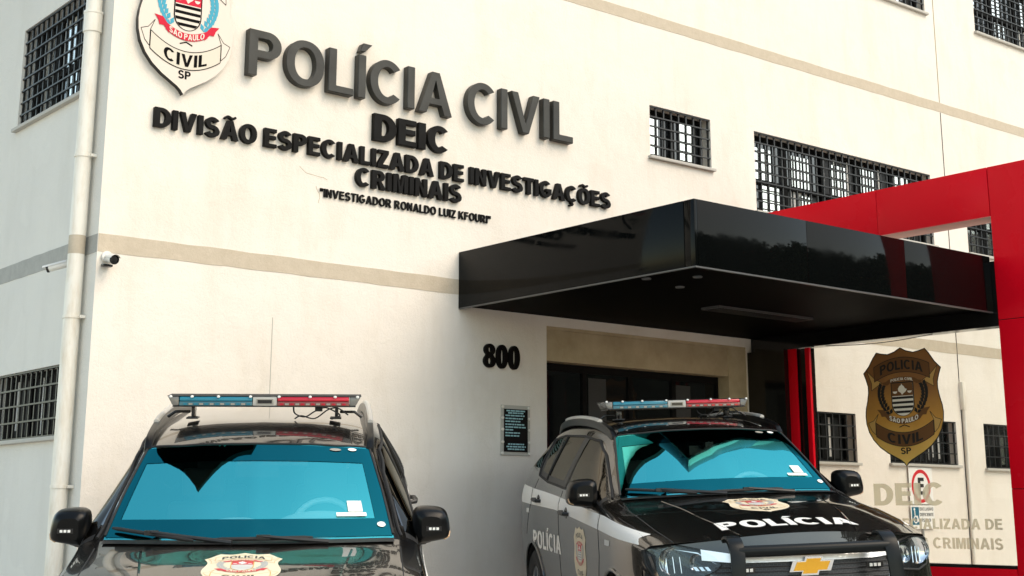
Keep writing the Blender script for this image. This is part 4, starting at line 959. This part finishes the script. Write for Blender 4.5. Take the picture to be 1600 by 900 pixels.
# ---- side stripe, lettering, crest, handles
def zline(pts, y):
    for (a, za), (c, zc) in zip(pts, pts[1:]):
        if a <= y <= c: return za + (zc - za) * (y - a) / (c - a)
    return pts[0][1] if y < pts[0][0] else pts[-1][1]
STOP = [(.42, 1.025), (.8, 1.062), (1.25, 1.106), (2.83, 1.198), (4.35, 1.265)]; SBOT = [(.42, .968), (.8, .985), (1.25, 1.009), (2.85, 1.098), (4.40, 1.117)]
for sx in (-1, 1):
    V = sidev(sx)
    for y0, y1, par in ((.45, 1.385, 'front_fender'), (1.405, 2.725, 'front_door'), (2.745, 3.84, 'rear_door'), (3.865, 4.48, 'rear_quarter')):
        ys = [y0 + (y1 - y0) * k / 8 for k in range(9)]; b = MB()
        drape([[(y, zline(SBOT, y)) for y in ys] + [(y, zline(STOP, y)) for y in ys[::-1]]], *V, .0022, 'white_vinyl', b, .06); b.build('white_stripe', PARTS[(par, sx)])
    b = MB()
    yl = (lambda q: 3.74 - q) if sx < 0 else (lambda q: 2.66 + q)
    for ch, I in layout('POLÍCIA', 0, 1.08, .775, .135, .25, .20, .08):
        for isl in I: drape([[(yl(px), py) for px, py in lp] for lp in isl], *V, .0022, 'white_vinyl', b, .06)
    b.build('lettering', PARTS[('rear_door', sx)])
    b = MB(); cy = 1.98; q = 1 if sx < 0 else -1
    drape([[(cy - q*x*.44, 1.012 + y*.36) for x, y in crest_outline()]], *V, .0022, 'cream_vinyl', b, .04)
    for m_, loops, ly in crest_art(PAL_CAR):
        if m_ == 'vinyl_gold' : continue
        drape([[(cy - q*x*.44, 1.012 + y*.36) for x, y in lp] for lp in loops], *V, .0024 + ly*.0004, m_, b, .06)
    b.build('crest_decal', PARTS[('front_door', sx)])
    for yy, zz, par in ((1.10, .93, 'front_fender'), (4.02, 1.04, 'rear_quarter')):
        b = MB()
        for k in range(5): drape([[(yy - .075 + k*.03, zz), (yy - .052 + k*.03, zz), (yy - .052 + k*.03, zz + .035), (yy - .075 + k*.03, zz + .035)]], *V, .0022, 'white_vinyl', b)
        b.build('small_marking', PARTS[(par, sx)])
    for yy, zz, par in ((2.45, 1.085, 'front_door'), (3.55, 1.15, 'rear_door')):
        h = ray((sx*2, yy, zz), (-sx, 0, 0))[0]; b = MB()
        b.tube([h + Vector((sx*.0, -.11, -.004)), h + Vector((sx*.034, -.085, 0)), h + Vector((sx*.040, 0, .003)), h + Vector((sx*.034, .085, .006)), h + Vector((0, .11, .006))], [.013, .016, .016, .016, .013], 'car_plastic', 10)
        hd = b.build('handle', PARTS[(par, sx)])
        b = MB(); b.lathe([(0, .004), (.035, .003), (.045, -.002)], 'lamp_black', Matrix.Translation(h) @ Matrix.Rotation(radians(90 * sx), 4, 'Y') @ Matrix.Diagonal((1, 1.5, 1, 1)), 18)
        b.build('handle_cup', PARTS[(par, sx)])
    # window strips: B pillar, divider, belt rubber, upper rubber
    for pts, r in (([(1.60, 1.185), (2.15, 1.245), (2.72, 1.262), (3.35, 1.296), (3.70, 1.345)], .010), ([(1.50, 1.21), (1.75, 1.36), (2.0, 1.50), (2.24, 1.60), (2.66, 1.642), (3.40, 1.658), (3.85, 1.635)], .010), ([(3.85, 1.635), (3.80, 1.45), (3.70, 1.345)], .012), ([(3.28, 1.652), (3.42, 1.30)], .010)):
        P = path_on(pts, *V, .002, 8)
        if len(P) > 1: b = MB(); b.tube(P, r, 'rubber', 8); b.build('window_rubber', PARTS[('window_surround', sx)])
    b = MB(); drape([[(2.66, 1.25), (2.80, 1.255), (2.63, 1.648), (2.49, 1.63)]], *V, .004, 'car_plastic', b, .05); b.build('pillar_cover', PARTS[('window_surround', sx)])
    # wheel arch lips
    for cy, cz, r in ARCH:
        P = []
        for k in range(29):
            a = radians(-12 + 204 * k / 28); y, z = cy + (r + .012) * cos(a), cz + (r + .012) * sin(a)
            h = ray((sx*2, y, z), (-sx, 0, 0))[0]; P.append(h if h else Vector((sx*.93, y, z)))
        b = MB(); b.tube(P, .014, 'car_paint', 8); b.build('arch_lip', PARTS[('front_fender' if cy < 2 else 'rear_quarter', sx)])
        b = MB(); vs = []; n = 24
        for xx in (sx*.93, sx*.55):
            for k in range(n + 1): a = radians(-15 + 210*k/n); vs.append((xx, cy + (r - .004)*cos(a), cz + (r - .004)*sin(a)))
        b.add(vs, [(k, k+1, n+2+k, n+1+k) for k in range(n)], 'rubber', True); b.build('wheel_well', PARTS[('front_fender' if cy < 2 else 'rear_quarter', sx)])
    # wheels
    for cy in (.945, 3.80):
        Mx = Matrix.Translation((sx*.82, cy, .375)) @ Matrix.Rotation(radians(90 * sx), 4, 'Y')
        b = MB(); b.lathe([(.235, -.11), (.33, -.125), (.362, -.105), (.375, -.08), (.375, .08), (.362, .105), (.33, .122), (.245, .11), (.235, .10)], 'tyre_rubber', Mx, 40); wh = b.build('tyre', car)
        b = MB(); b.lathe([(.236, .10), (.243, .108), (.225, .09), (.21, -.06), (.236, -.10)], 'alloy', Mx, 40)
        for k in range(6):
            a = 2*pi*k/6; R = Mx @ Matrix.Rotation(a, 4, 'Z')
            vs = [R @ Vector(p) for p in ((.03, -.035, .085), (.235, -.022, .098), (.235, .022, .098), (.03, .035, .085), (.03, -.035, .055), (.235, -.02, .06), (.235, .02, .06), (.03, .035, .055))]
            b.add(vs, [(0, 1, 2, 3), (7, 6, 5, 4), (0, 4, 5, 1), (3, 2, 6, 7)], 'alloy')
        b.lathe([(0, .10), (.05, .098), (.062, .085), (.062, .05)], 'alloy', Mx, 20); b.lathe([(.22, .0), (0, .0)], 'rubber', Mx, 24); b.build('rim', wh)

# ---- front face: bumper surface, grille, chrome, lamps, bull bar
def yF(x, z):
    base = .02 + .36 * (abs(x) / .9) ** 2.7
    prof = [(.28, .06), (.40, -.07), (.55, -.10), (.66, -.085), (.78, -.055), (.88, -.03), (.96, -.012), (1.03, 0)]
    return base + zline(prof, z)
b = MB(); nx, nz = 48, 26; vs = []
for i in range(nx + 1):
    for j in range(nz + 1):
        x = -.9 + 1.8 * i / nx; ztop = 1.03 - .085 * (abs(x) / .9) ** 2; z = .28 + (ztop - .28) * j / nz; vs.append((x, yF(x, z), z))
ff = [(i*(nz+1)+j, (i+1)*(nz+1)+j, (i+1)*(nz+1)+j+1, i*(nz+1)+j+1) for i in range(nx) for j in range(nz)]
b.add(vs, ff, 'car_paint', True); bump_o = b.build('front_bumper', car, auto=60)
FB = BVHTree.FromPolygons([Vector(v) for v in vs], ff)
FV = (lambda x, z: (x, -2, z), (0, 1, 0))
def face(loops, off, m, b, ml=.05): drape(loops, *FV, off, m, b, ml, FB)
b = MB(); face([[(-.60, .60), (.60, .60), (.56, .78), (.545, .90), (-.545, .90), (-.56, .78)]], .006, 'grille_mesh', b); gr = b.build('grille', car)
def slab(pts_lo, pts_hi, off, m, name, parent, r=.0):
    b = MB(); face([pts_lo + pts_hi[::-1]], off, m, b, .03)
    return b.build(name, parent)
xs = [-.60 + 1.2*k/24 for k in range(25)]
up = lambda x: .916 + .035 * max(0, abs(x) - .42) / .2 * 1.0
slab([(x, .868 + .10 * max(0, abs(x) - .42)) for x in xs], [(x, up(x)) for x in xs], .022, 'satin_chrome', 'chrome_bar', gr)
slab([(x, .70) for x in xs], [(x, .735) for x in xs], .022, 'satin_chrome', 'chrome_bar', gr)
for k in range(5):
    b = MB(); b.tube(path_on([(-.54, .845 - k*.026 - (.05 if k > 3 else 0)), (.54, .845 - k*.026 - (.05 if k > 3 else 0))], *FV, .008, 20, FB), .004, 'lamp_black', 6); b.build('grille_slat', gr)
# bow-tie badge
def bow(s, zc): w_, h_, a, c = .125*s, .030*s, .048*s, .052*s; return [(-w_ - .012, zc - h_), (-a - .012, zc - h_), (-a - .02, zc - c), (a - .012, zc - c), (a - .004, zc - h_), (w_ - .012, zc - h_), (w_ + .012, zc + h_), (a + .012, zc + h_), (a + .02, zc + c), (-a + .012, zc + c), (-a + .004, zc + h_), (-w_ + .012, zc + h_)]
bd = MB(); bd.prism([bow(1.0, .845)], lambda x, z, d: (x, -.045 - d, z), -.04, .008, 'chrome'); bdo = bd.build('badge', gr, bevel=.002)
bd = MB(); bd.prism([bow(.80, .845)], lambda x, z, d: (x, -.045 - d, z), .0085, .013, 'gold_badge'); bd.build('badge_inlay', gr, bevel=.0015)
for x in (-.375, .405):
    b = MB(); c = Vector((x, yF(x, .835) - .012, .832)); b.box(c + Vector((-.05, -.012, -.016)), c + Vector((.05, .012, .016)), 'lamp_black')
    for k in (-1, 0, 1): b.box(c + Vector((k*.025 - .009, -.0145, -.009)), c + Vector((k*.025 + .009, -.0122, .009)), 'led_white')
    b.build('strobe_module', gr)
for sx in (-1, 1):
    out = [(.50, .862), (.53, .905), (.60, .945), (.70, .968), (.80, .978), (.868, .972), (.885, .93), (.882, .86), (.85, .80), (.76, .775), (.62, .790), (.54, .825)]
    out = [(sx*x, z) for x, z in out]; hl = MB(); face([out], .003, 'lamp_black', hl, .03); hlo = hl.build('headlight', car)
    for x, z, r in ((.765, .885, .078), (.635, .875, .052)):
        b = MB(); y = yF(x, z); Mx = Matrix.Translation((sx*x, y - .012, z)) @ Matrix.Rotation(radians(90), 4, 'X') @ Matrix.Rotation(radians(-12 * sx), 4, 'Y')
        b.lathe([(r, .004), (r*.9, -.004), (r*.6, -.016), (.001, -.020)], 'chrome', Mx, 26); b.lathe([(.001, .012), (r*.22, .008), (r*.38, -.004), (r*.40, -.016)], 'lamp_lens', Mx, 20); b.build('reflector', hlo)
    b = MB()
    for k in range(3): x = .715 + k*.034; b.tube([Vector((sx*x, yF(x, .83) - .012, .83 - .012)), Vector((sx*(x+.004), yF(x, .9) - .012, .91))], .0035, 'chrome', 6)
    face([[(sx*px, pz) for px, pz in ((.84, .80), (.87, .93), (.862, .955), (.825, .80))]], .008, 'chrome', b); face([[(sx*px, pz) for px, pz in ((.52, .86), (.62, .925), (.74, .95), (.62, .932))]], .008, 'chrome', b)
    for k in range(3): face([[(sx*px, pz) for px, pz in ((.56 + k*.03, .83), (.578 + k*.03, .83), (.592 + k*.03, .852), (.574 + k*.03, .852))]], .007, 'chrome', b)
    b.build('lamp_detail', hlo)
    b = MB(); face([out], .024, 'lamp_lens', b, .03); b.build('lens', hlo)
    b = MB(); b.tube(path_on(out + out[:1], *FV, .004, 5, FB), .006, 'rubber', 6); b.build('lamp_seal', hlo)
bb_ = bpy.data.objects.new('bull_bar', None); link(bb_, car)
b = MB(); b.tube([(x, -.115 + .02*(x/.45)**2, .943) for x in [-.45 + .9*k/16 for k in range(17)]], .033, 'bar_steel', 18); b.build('cross_tube', bb_)
b = MB(); b.tube([(x, -.135 + .02*(x/.45)**2, .62) for x in [-.45 + .9*k/16 for k in range(17)]], .030, 'bar_steel', 18); b.build('cross_tube', bb_)
for sx in (-1, 1):
    P = catmull([(.045, 1.0), (.01, 1.018), (-.05, 1.012), (-.105, .975), (-.135, .90), (-.15, .80), (-.165, .65), (-.16, .50), (-.10, .42)], 5)
    o = stroke(P, .014); b = MB(); dx = lambda z: .012 * (1.0 - z) / .5
    xa = .418 if sx > 0 else -.502
    b.prism([o], lambda y, z, d: (xa + d + sx * dx(z) * 2.2, y, z), 0, .084, 'bar_steel'); b.build('upright', bb_, bevel=.004)
# hood decals
b = MB(); drape([[(x*.42, .83 + (y + .575) * .42) for x, y in crest_outline()]], *TOPV, .0022, 'cream_vinyl', b, .04)
for m_, loops, ly in crest_art(PAL_CAR):
    drape([[(x*.42, .83 + (y + .575) * .42) for x, y in lp] for lp in loops], *TOPV, .0024 + ly*.0004, m_, b, .06)
b.build('crest_decal', PARTS[('hood', 0)])

b = MB()
for ch, I in layout('POLÍCIA', -.43, .43, .245, .165, .25, .20, .08):
    for isl in I: drape([[(px, py) for px, py in lp] for lp in isl], *TOPV, .0024, 'white_vinyl', b, .05)
b.build('lettering', PARTS[('hood', 0)])
# ---- wipers
def wiper(v0, u0, v1, u1, va, ua):
    o = bpy.data.objects.new('wiper', None); link(o, car)
    L = [ws(u0 + (u1-u0)*k/12, v0 + (v1-v0)*k/12) + Vector((0, -.014, .020)) for k in range(13)]
    b = MB(); b.tube(L, [.006] + [.010]*11 + [.006], 'rubber', 8); b.build('blade', o)
    A = ws(ua, va) + Vector((0, -.02, .015)); mid = L[6]
    b = MB(); b.tube([A, A * .5 + mid * .5 + Vector((0, -.012, .006)), mid + Vector((0, -.008, .012))], [.014, .010, .008], 'car_plastic', 8); b.box(mid + Vector((-.035, -.012, -.004)), mid + Vector((.035, .012, .018)), 'car_plastic'); b.build('arm', o)
wiper(-.93, .09, -.35, -.02, -.10, -.03)
wiper(-.22, -.01, .42, .0, .52, -.03)
b = MB()
vs = []
for k in range(21):
    v = -1 + 2*k/20; p = ws(.0, v); vs += [p + Vector((0, -.055, -.004)), p + Vector((0, .02, .008))]
b.add(vs, [(2*k, 2*k+2, 2*k+3, 2*k+1) for k in range(20)], 'car_plastic', True); b.build('cowl', car)
# ---- mirrors
for sx in (-1, 1):
    mo = bpy.data.objects.new('mirror', None); link(mo, car)
    b = MB(); prof = [(.868, 1.158), (.863, 1.30), (.885, 1.338), (.93, 1.346), (1.01, 1.338), (1.048, 1.315), (1.066, 1.26), (1.070, 1.20), (1.05, 1.172), (.98, 1.158), (.92, 1.15)]
    c0 = (.965, 1.25); n = len(prof); rings = []
    dense = catmull(prof, 4, True)
    for y, s_ in ((1.575, .55), (1.59, .78), (1.61, .90), (1.65, .985), (1.70, 1.0), (1.735, .97)):
        rings.append([(sx*(c0[0] + (x - c0[0])*s_), y + .10*max(0, x - .9), c0[1] + (z - c0[1])*s_) for x, z in dense])
    vs = [p for r_ in rings for p in r_]; N = len(dense); fs = [(i*N+k, i*N+(k+1) % N, (i+1)*N+(k+1) % N, (i+1)*N+k) for i in range(5) for k in range(N)] + [tuple(range(N))]
    b.add(vs, fs if sx > 0 else [f[::-1] for f in fs], 'mirror_black', True); b.build('housing', mo, auto=70)
    b = MB(); b.add(rings[-1], [tuple(range(N))], 'chrome'); b.build('mirror_glass', mo)
    b = MB(); b.tube([(sx*.885, 1.62, 1.165), (sx*.93, 1.66, 1.165)], .022, 'car_plastic', 10); b.tube([(sx*.82, 1.66, 1.135), (sx*.90, 1.65, 1.165), (sx*.96, 1.66, 1.172)], [.030, .024, .018], 'car_plastic', 10); b.build('arm', mo)
    c = Vector((sx*.975, 1.588, 1.238)); b = MB(); b.box(c + Vector((-.042, -.012, -.013)), c + Vector((.042, .012, .013)), 'lamp_black')
    for k in (-1, 0, 1): b.box(c + Vector((k*.020 - .007, -.0142, -.0065)), c + Vector((k*.020 + .007, -.0122, .0065)), 'led_white')
    b.build('strobe_module', mo)
    b = MB(); b.tube([(sx*1.062, 1.66, 1.215), (sx*1.054, 1.65, 1.192), (sx*1.034, 1.63, 1.178)], [.010, .014, .008], 'amber', 8); b.build('indicator', mo)
# ---- roof rails
for sx in (-1, 1):
    ro = bpy.data.objects.new('roof_rail', None); link(ro, car)
    pts = [(.625, 2.05, 1.625), (.630, 2.14, 1.675), (.632, 2.3, 1.712), (.632, 2.6, 1.752), (.630, 3.1, 1.782), (.622, 3.6, 1.786), (.605, 4.0, 1.758), (.585, 4.2, 1.70)]
    P = [Vector((sx*x, y, z)) for x, y, z in catmull(pts, 5)]
    b = MB(); w_, h_ = .024, .020; vs = []
    for i, p in enumerate(P):
        hh = h_ * (1 if 2 < i < len(P) - 3 else .75)
        vs += [p + Vector((-w_, 0, -hh - .03)), p + Vector((w_, 0, -hh - .03)), p + Vector((w_*.8, 0, hh*.5)), p + Vector((-w_*.8, 0, hh*.5))]
    fs = [(4*i + k, 4*i + (k+1) % 4, 4*i+4 + (k+1) % 4, 4*i+4 + k) for i in range(len(P)-1) for k in range(4)] + [(3, 2, 1, 0), tuple(4*(len(P)-1) + k for k in range(4))]
    i0 = 8; i1 = 26
    b.add(vs, fs, 'mirror_black'); b.build('rail', ro, bevel=.006)
    b = MB(); Q = P[13:28]; b.tube([p + Vector((sx*.004, 0, .012)) for p in Q], .017, 'rail_metal', 10); b.build('rail_strip', ro)
# ---- light bar
lb = bpy.data.objects.new('light_bar', None); lb.scale = (1, 1, .82); lb.location = (0, 2.58, 1.872); link(lb, car)
def rbox(b, x0, x1, y0, y1, z0, z1, m): b.box((x0, y0, z0), (x1, y1, z1), m)
def lens(x0, x1, z0, z1, m, name, slope=0, par=lb, yf=-.13, bev=.010):
    b = MB(); a0, a1 = (x0, x1)
    vs = [(a0 + (slope if slope > 0 else 0), yf, z0), (a1 + (slope if slope < 0 else 0), yf, z0), (a1 + (slope if slope < 0 else 0), -yf, z0), (a0 + (slope if slope > 0 else 0), -yf, z0), (a0, yf + .006, z1), (a1, yf + .006, z1), (a1, -yf - .006, z1), (a0, -yf - .006, z1)]
    b.add(vs, [(3, 2, 1, 0), (4, 5, 6, 7), (0, 1, 5, 4), (1, 2, 6, 5), (2, 3, 7, 6), (3, 0, 4, 7)], m); return b.build(name, par, bevel=bev)
b = MB(); rbox(b, -.545, .545, -.125, .125, -.042, -.033, 'lamp_black'); b.build('tray', lb, bevel=.003)
lens(-.505, -.074, .000, .034, 'lens_blue', 'blue_lens'); lens(-.505, -.074, -.0325, -.0005, 'lens_blue_low', 'blue_lower_lens', bev=.004)
lens(.074, .505, .000, .034, 'lens_red', 'red_lens'); lens(.074, .505, -.0325, -.0005, 'lens_red_low', 'red_lower_lens', bev=.004)
lens(-.072, .072, -.0325, .034, 'lens_clear', 'centre_lens', bev=.006)
lens(-.575, -.507, -.0325, .034, 'lens_smoke', 'end_cap', slope=.03); lens(.507, .575, -.0325, .034, 'lens_smoke', 'end_cap', slope=-.03)
b = MB(); rbox(b, -.578, .578, -.126, .126, .0345, .038, 'rubber'); b.build('top_plate', lb, bevel=.003)
for s0, mm in ((-.48, 'lens_blue'), (.09, 'lens_red')):
    b = MB()
    for k in range(13): rbox(b, s0 + k*.031, s0 + .022 + k*.031, -.1315, -.1302, -.027, -.014, 'led_housing' if k % 2 else mm)
    b.build('led_row', lb)
b = MB(); rbox(b, -.05, .05, -.1315, -.1302, -.02, .016, 'led_housing'); rbox(b, -.042, .042, -.133, -.1316, -.014, .010, 'lamp_black'); b.build('controller', lb)
for x in (-.555, -.43, -.275, -.085, .085, .27, .42, .555):
    b = MB(); b.lathe([(0, .012), (.007, .011), (.010, .0)], 'led_white', Matrix.Translation((x, -.131, .033)) @ Matrix.Rotation(radians(90), 4, 'X'), 12); b.build('screw_cap', lb)
for sx in (-1, 1):
    b = MB(); b.box((sx*.43 - .010, -.05, -.125), (sx*.43 + .010, .05, -.042), 'lamp_black'); b.box((sx*.43 - .04, -.06, -.135), (sx*.43 + .03, .06, -.123), 'rubber'); b.tube([(sx*.45, 0, -.085), (sx*.54, 0, -.085), (sx*.585, 0, -.125)], .011, 'lamp_black', 8); b.build('foot', lb, bevel=.004)
b = MB()
for pts in ([(.17, -.06, -.04), (.18, -.09, -.09), (.24, -.10, -.115), (.30, -.08, -.075), (.36, -.06, -.05), (.42, -.10, -.075), (.45, -.10, -.105), (.40, -.12, -.13)], [(.18, -.07, -.13), (.22, -.11, -.105), (.30, -.11, -.125), (.38, -.10, -.06), (.44, -.12, -.05), (.50, -.1, -.10)]):
    b.tube(catmull(pts, 5), .005, 'rubber', 7)
b.box((.30, -.10, -.075), (.345, -.06, -.045), 'rubber'); b.build('cable', lb)
# ---- cabin
b = MB(); b.add([(x, y, z) for x in (-.74, .74) for y, z in ((1.36, 1.13), (1.62, 1.17), (1.86, 1.15), (1.95, 1.02), (1.95, .6))], [(k, k+1, k+6, k+5) for k in range(4)], 'dash_grey')
P = [(.10, 1.84, 1.14), (.17, 1.80, 1.225), (.34, 1.79, 1.26), (.52, 1.80, 1.235), (.60, 1.84, 1.14)]
b.tube(catmull([(-.32, 1.84, 1.14), (-.22, 1.80, 1.215), (-.02, 1.79, 1.225), (.12, 1.82, 1.14)], 5), .045, 'dash_grey', 12)
b.tube(catmull(P, 5), .05, 'dash_grey', 12); b.build('dashboard', car)
b = MB(); Mx = Matrix.Translation((.38, 2.00, 1.165)) @ Matrix.Rotation(radians(66), 4, 'X'); b.tube([Mx @ Vector((.185*cos(2*pi*k/28), .185*sin(2*pi*k/28), 0)) for k in range(28)], .017, 'wheel_grey', 10, close=True)
b.lathe([(0, .02), (.06, .015), (.07, -.02)], 'wheel_grey', Mx, 18)
for a in (20, 160, 270): b.tube([Mx @ Vector((.05*cos(radians(a)), .05*sin(radians(a)), 0)), Mx @ Vector((.18*cos(radians(a)), .18*sin(radians(a)), 0))], .014, 'wheel_grey', 8)
b.build('steering_wheel', car)
for x in (-.37, .37):
    for y in (2.55, 3.45):
        b = MB(); b.box((x - .24, y - .50, .55), (x + .24, y + .02, .70), 'seat_cloth'); b.add([(x + sx_*w_, yy, z) for yy, z, w_ in ((y - .05, .66, .24), (y + .12, 1.25, .21), (y + .20, 1.25, .20), (y + .08, .60, .24)) for sx_ in (-1, 1)], [(0, 1, 3, 2), (2, 3, 5, 4), (4, 5, 7, 6), (0, 2, 4, 6), (1, 7, 5, 3), (0, 6, 7, 1)], 'seat_cloth')
        b.box((x - .13, y + .11, 1.28), (x + .13, y + .20, 1.45), 'seat_cloth'); b.build('seat', car, bevel=.035, seg=3)

# ---- place the first car, copy it for the second
def pose(x, y, t, z, p, ro):
    T = Matrix.Translation((0, 2.2, 0)); Ti = Matrix.Translation((0, -2.2, 0))
    return Matrix.Translation((x, y, z)) @ Matrix.Rotation(t, 4, 'Z') @ T @ Matrix.Rotation(p, 4, 'X') @ Ti @ Matrix.Rotation(ro, 4, 'Y')
def copy_tree(o, parent=None):
    c = o.copy(); COL.objects.link(c); c.parent = parent
    for ch in list(o.children): copy_tree(ch, c)
    return c
car2 = copy_tree(car)
car2['label'] = 'black police SUV at right under the canopy edge, showing its white side stripe and grille'
car.matrix_world = pose(*POSE1); car2.matrix_world = pose(*POSE2)
for o in car2.children:
    if o.name.startswith('light_bar'): o.location = (.0, 2.70, 1.868)

# ------------------------------------------------------------------ trees across the street, behind the viewer (they show only in reflections)
random.seed(21)
b = MB()
def clump(cx, cy, cz, r, n):
    vs = []; fs = []
    for _ in range(n):
        d = Vector((random.gauss(0, 1), random.gauss(0, 1), random.gauss(0, .8))).normalized() * r * random.uniform(.55, 1)
        p = Vector((cx, cy, cz)) + d; u = Vector((random.gauss(0, 1), random.gauss(0, 1), random.gauss(0, 1))).normalized(); w = u.orthogonal().normalized() if random.random() < .5 else u.cross(Vector((0, 0, 1))).normalized(); s_ = random.uniform(.35, .7)
        k = len(vs); vs += [p - u*s_, p + w*s_*.7, p + u*s_, p - w*s_*.7]; fs.append((k, k+1, k+2, k+3))
    b.add(vs, fs, 'leaves')
for k in range(44):
    a = radians(-80 + 80 * k / 43); R = random.uniform(34, 42)
    tx, ty = 2 + R * cos(a), -6 + R * sin(a)
    H = random.uniform(9, 10.5); b.tube([(tx, ty, -.1), (tx, ty, H*.4), (tx + .3, ty, H*.7)], [.3, .22, .12], 'bark', 6)
    for q in range(12): clump(tx + random.uniform(-2.2, 2.2), ty + random.uniform(-2.2, 2.2), H * random.uniform(.06, .95), random.uniform(1.6, 2.6), 80)
tag(b.build('far_off_wood'), kind='stuff')
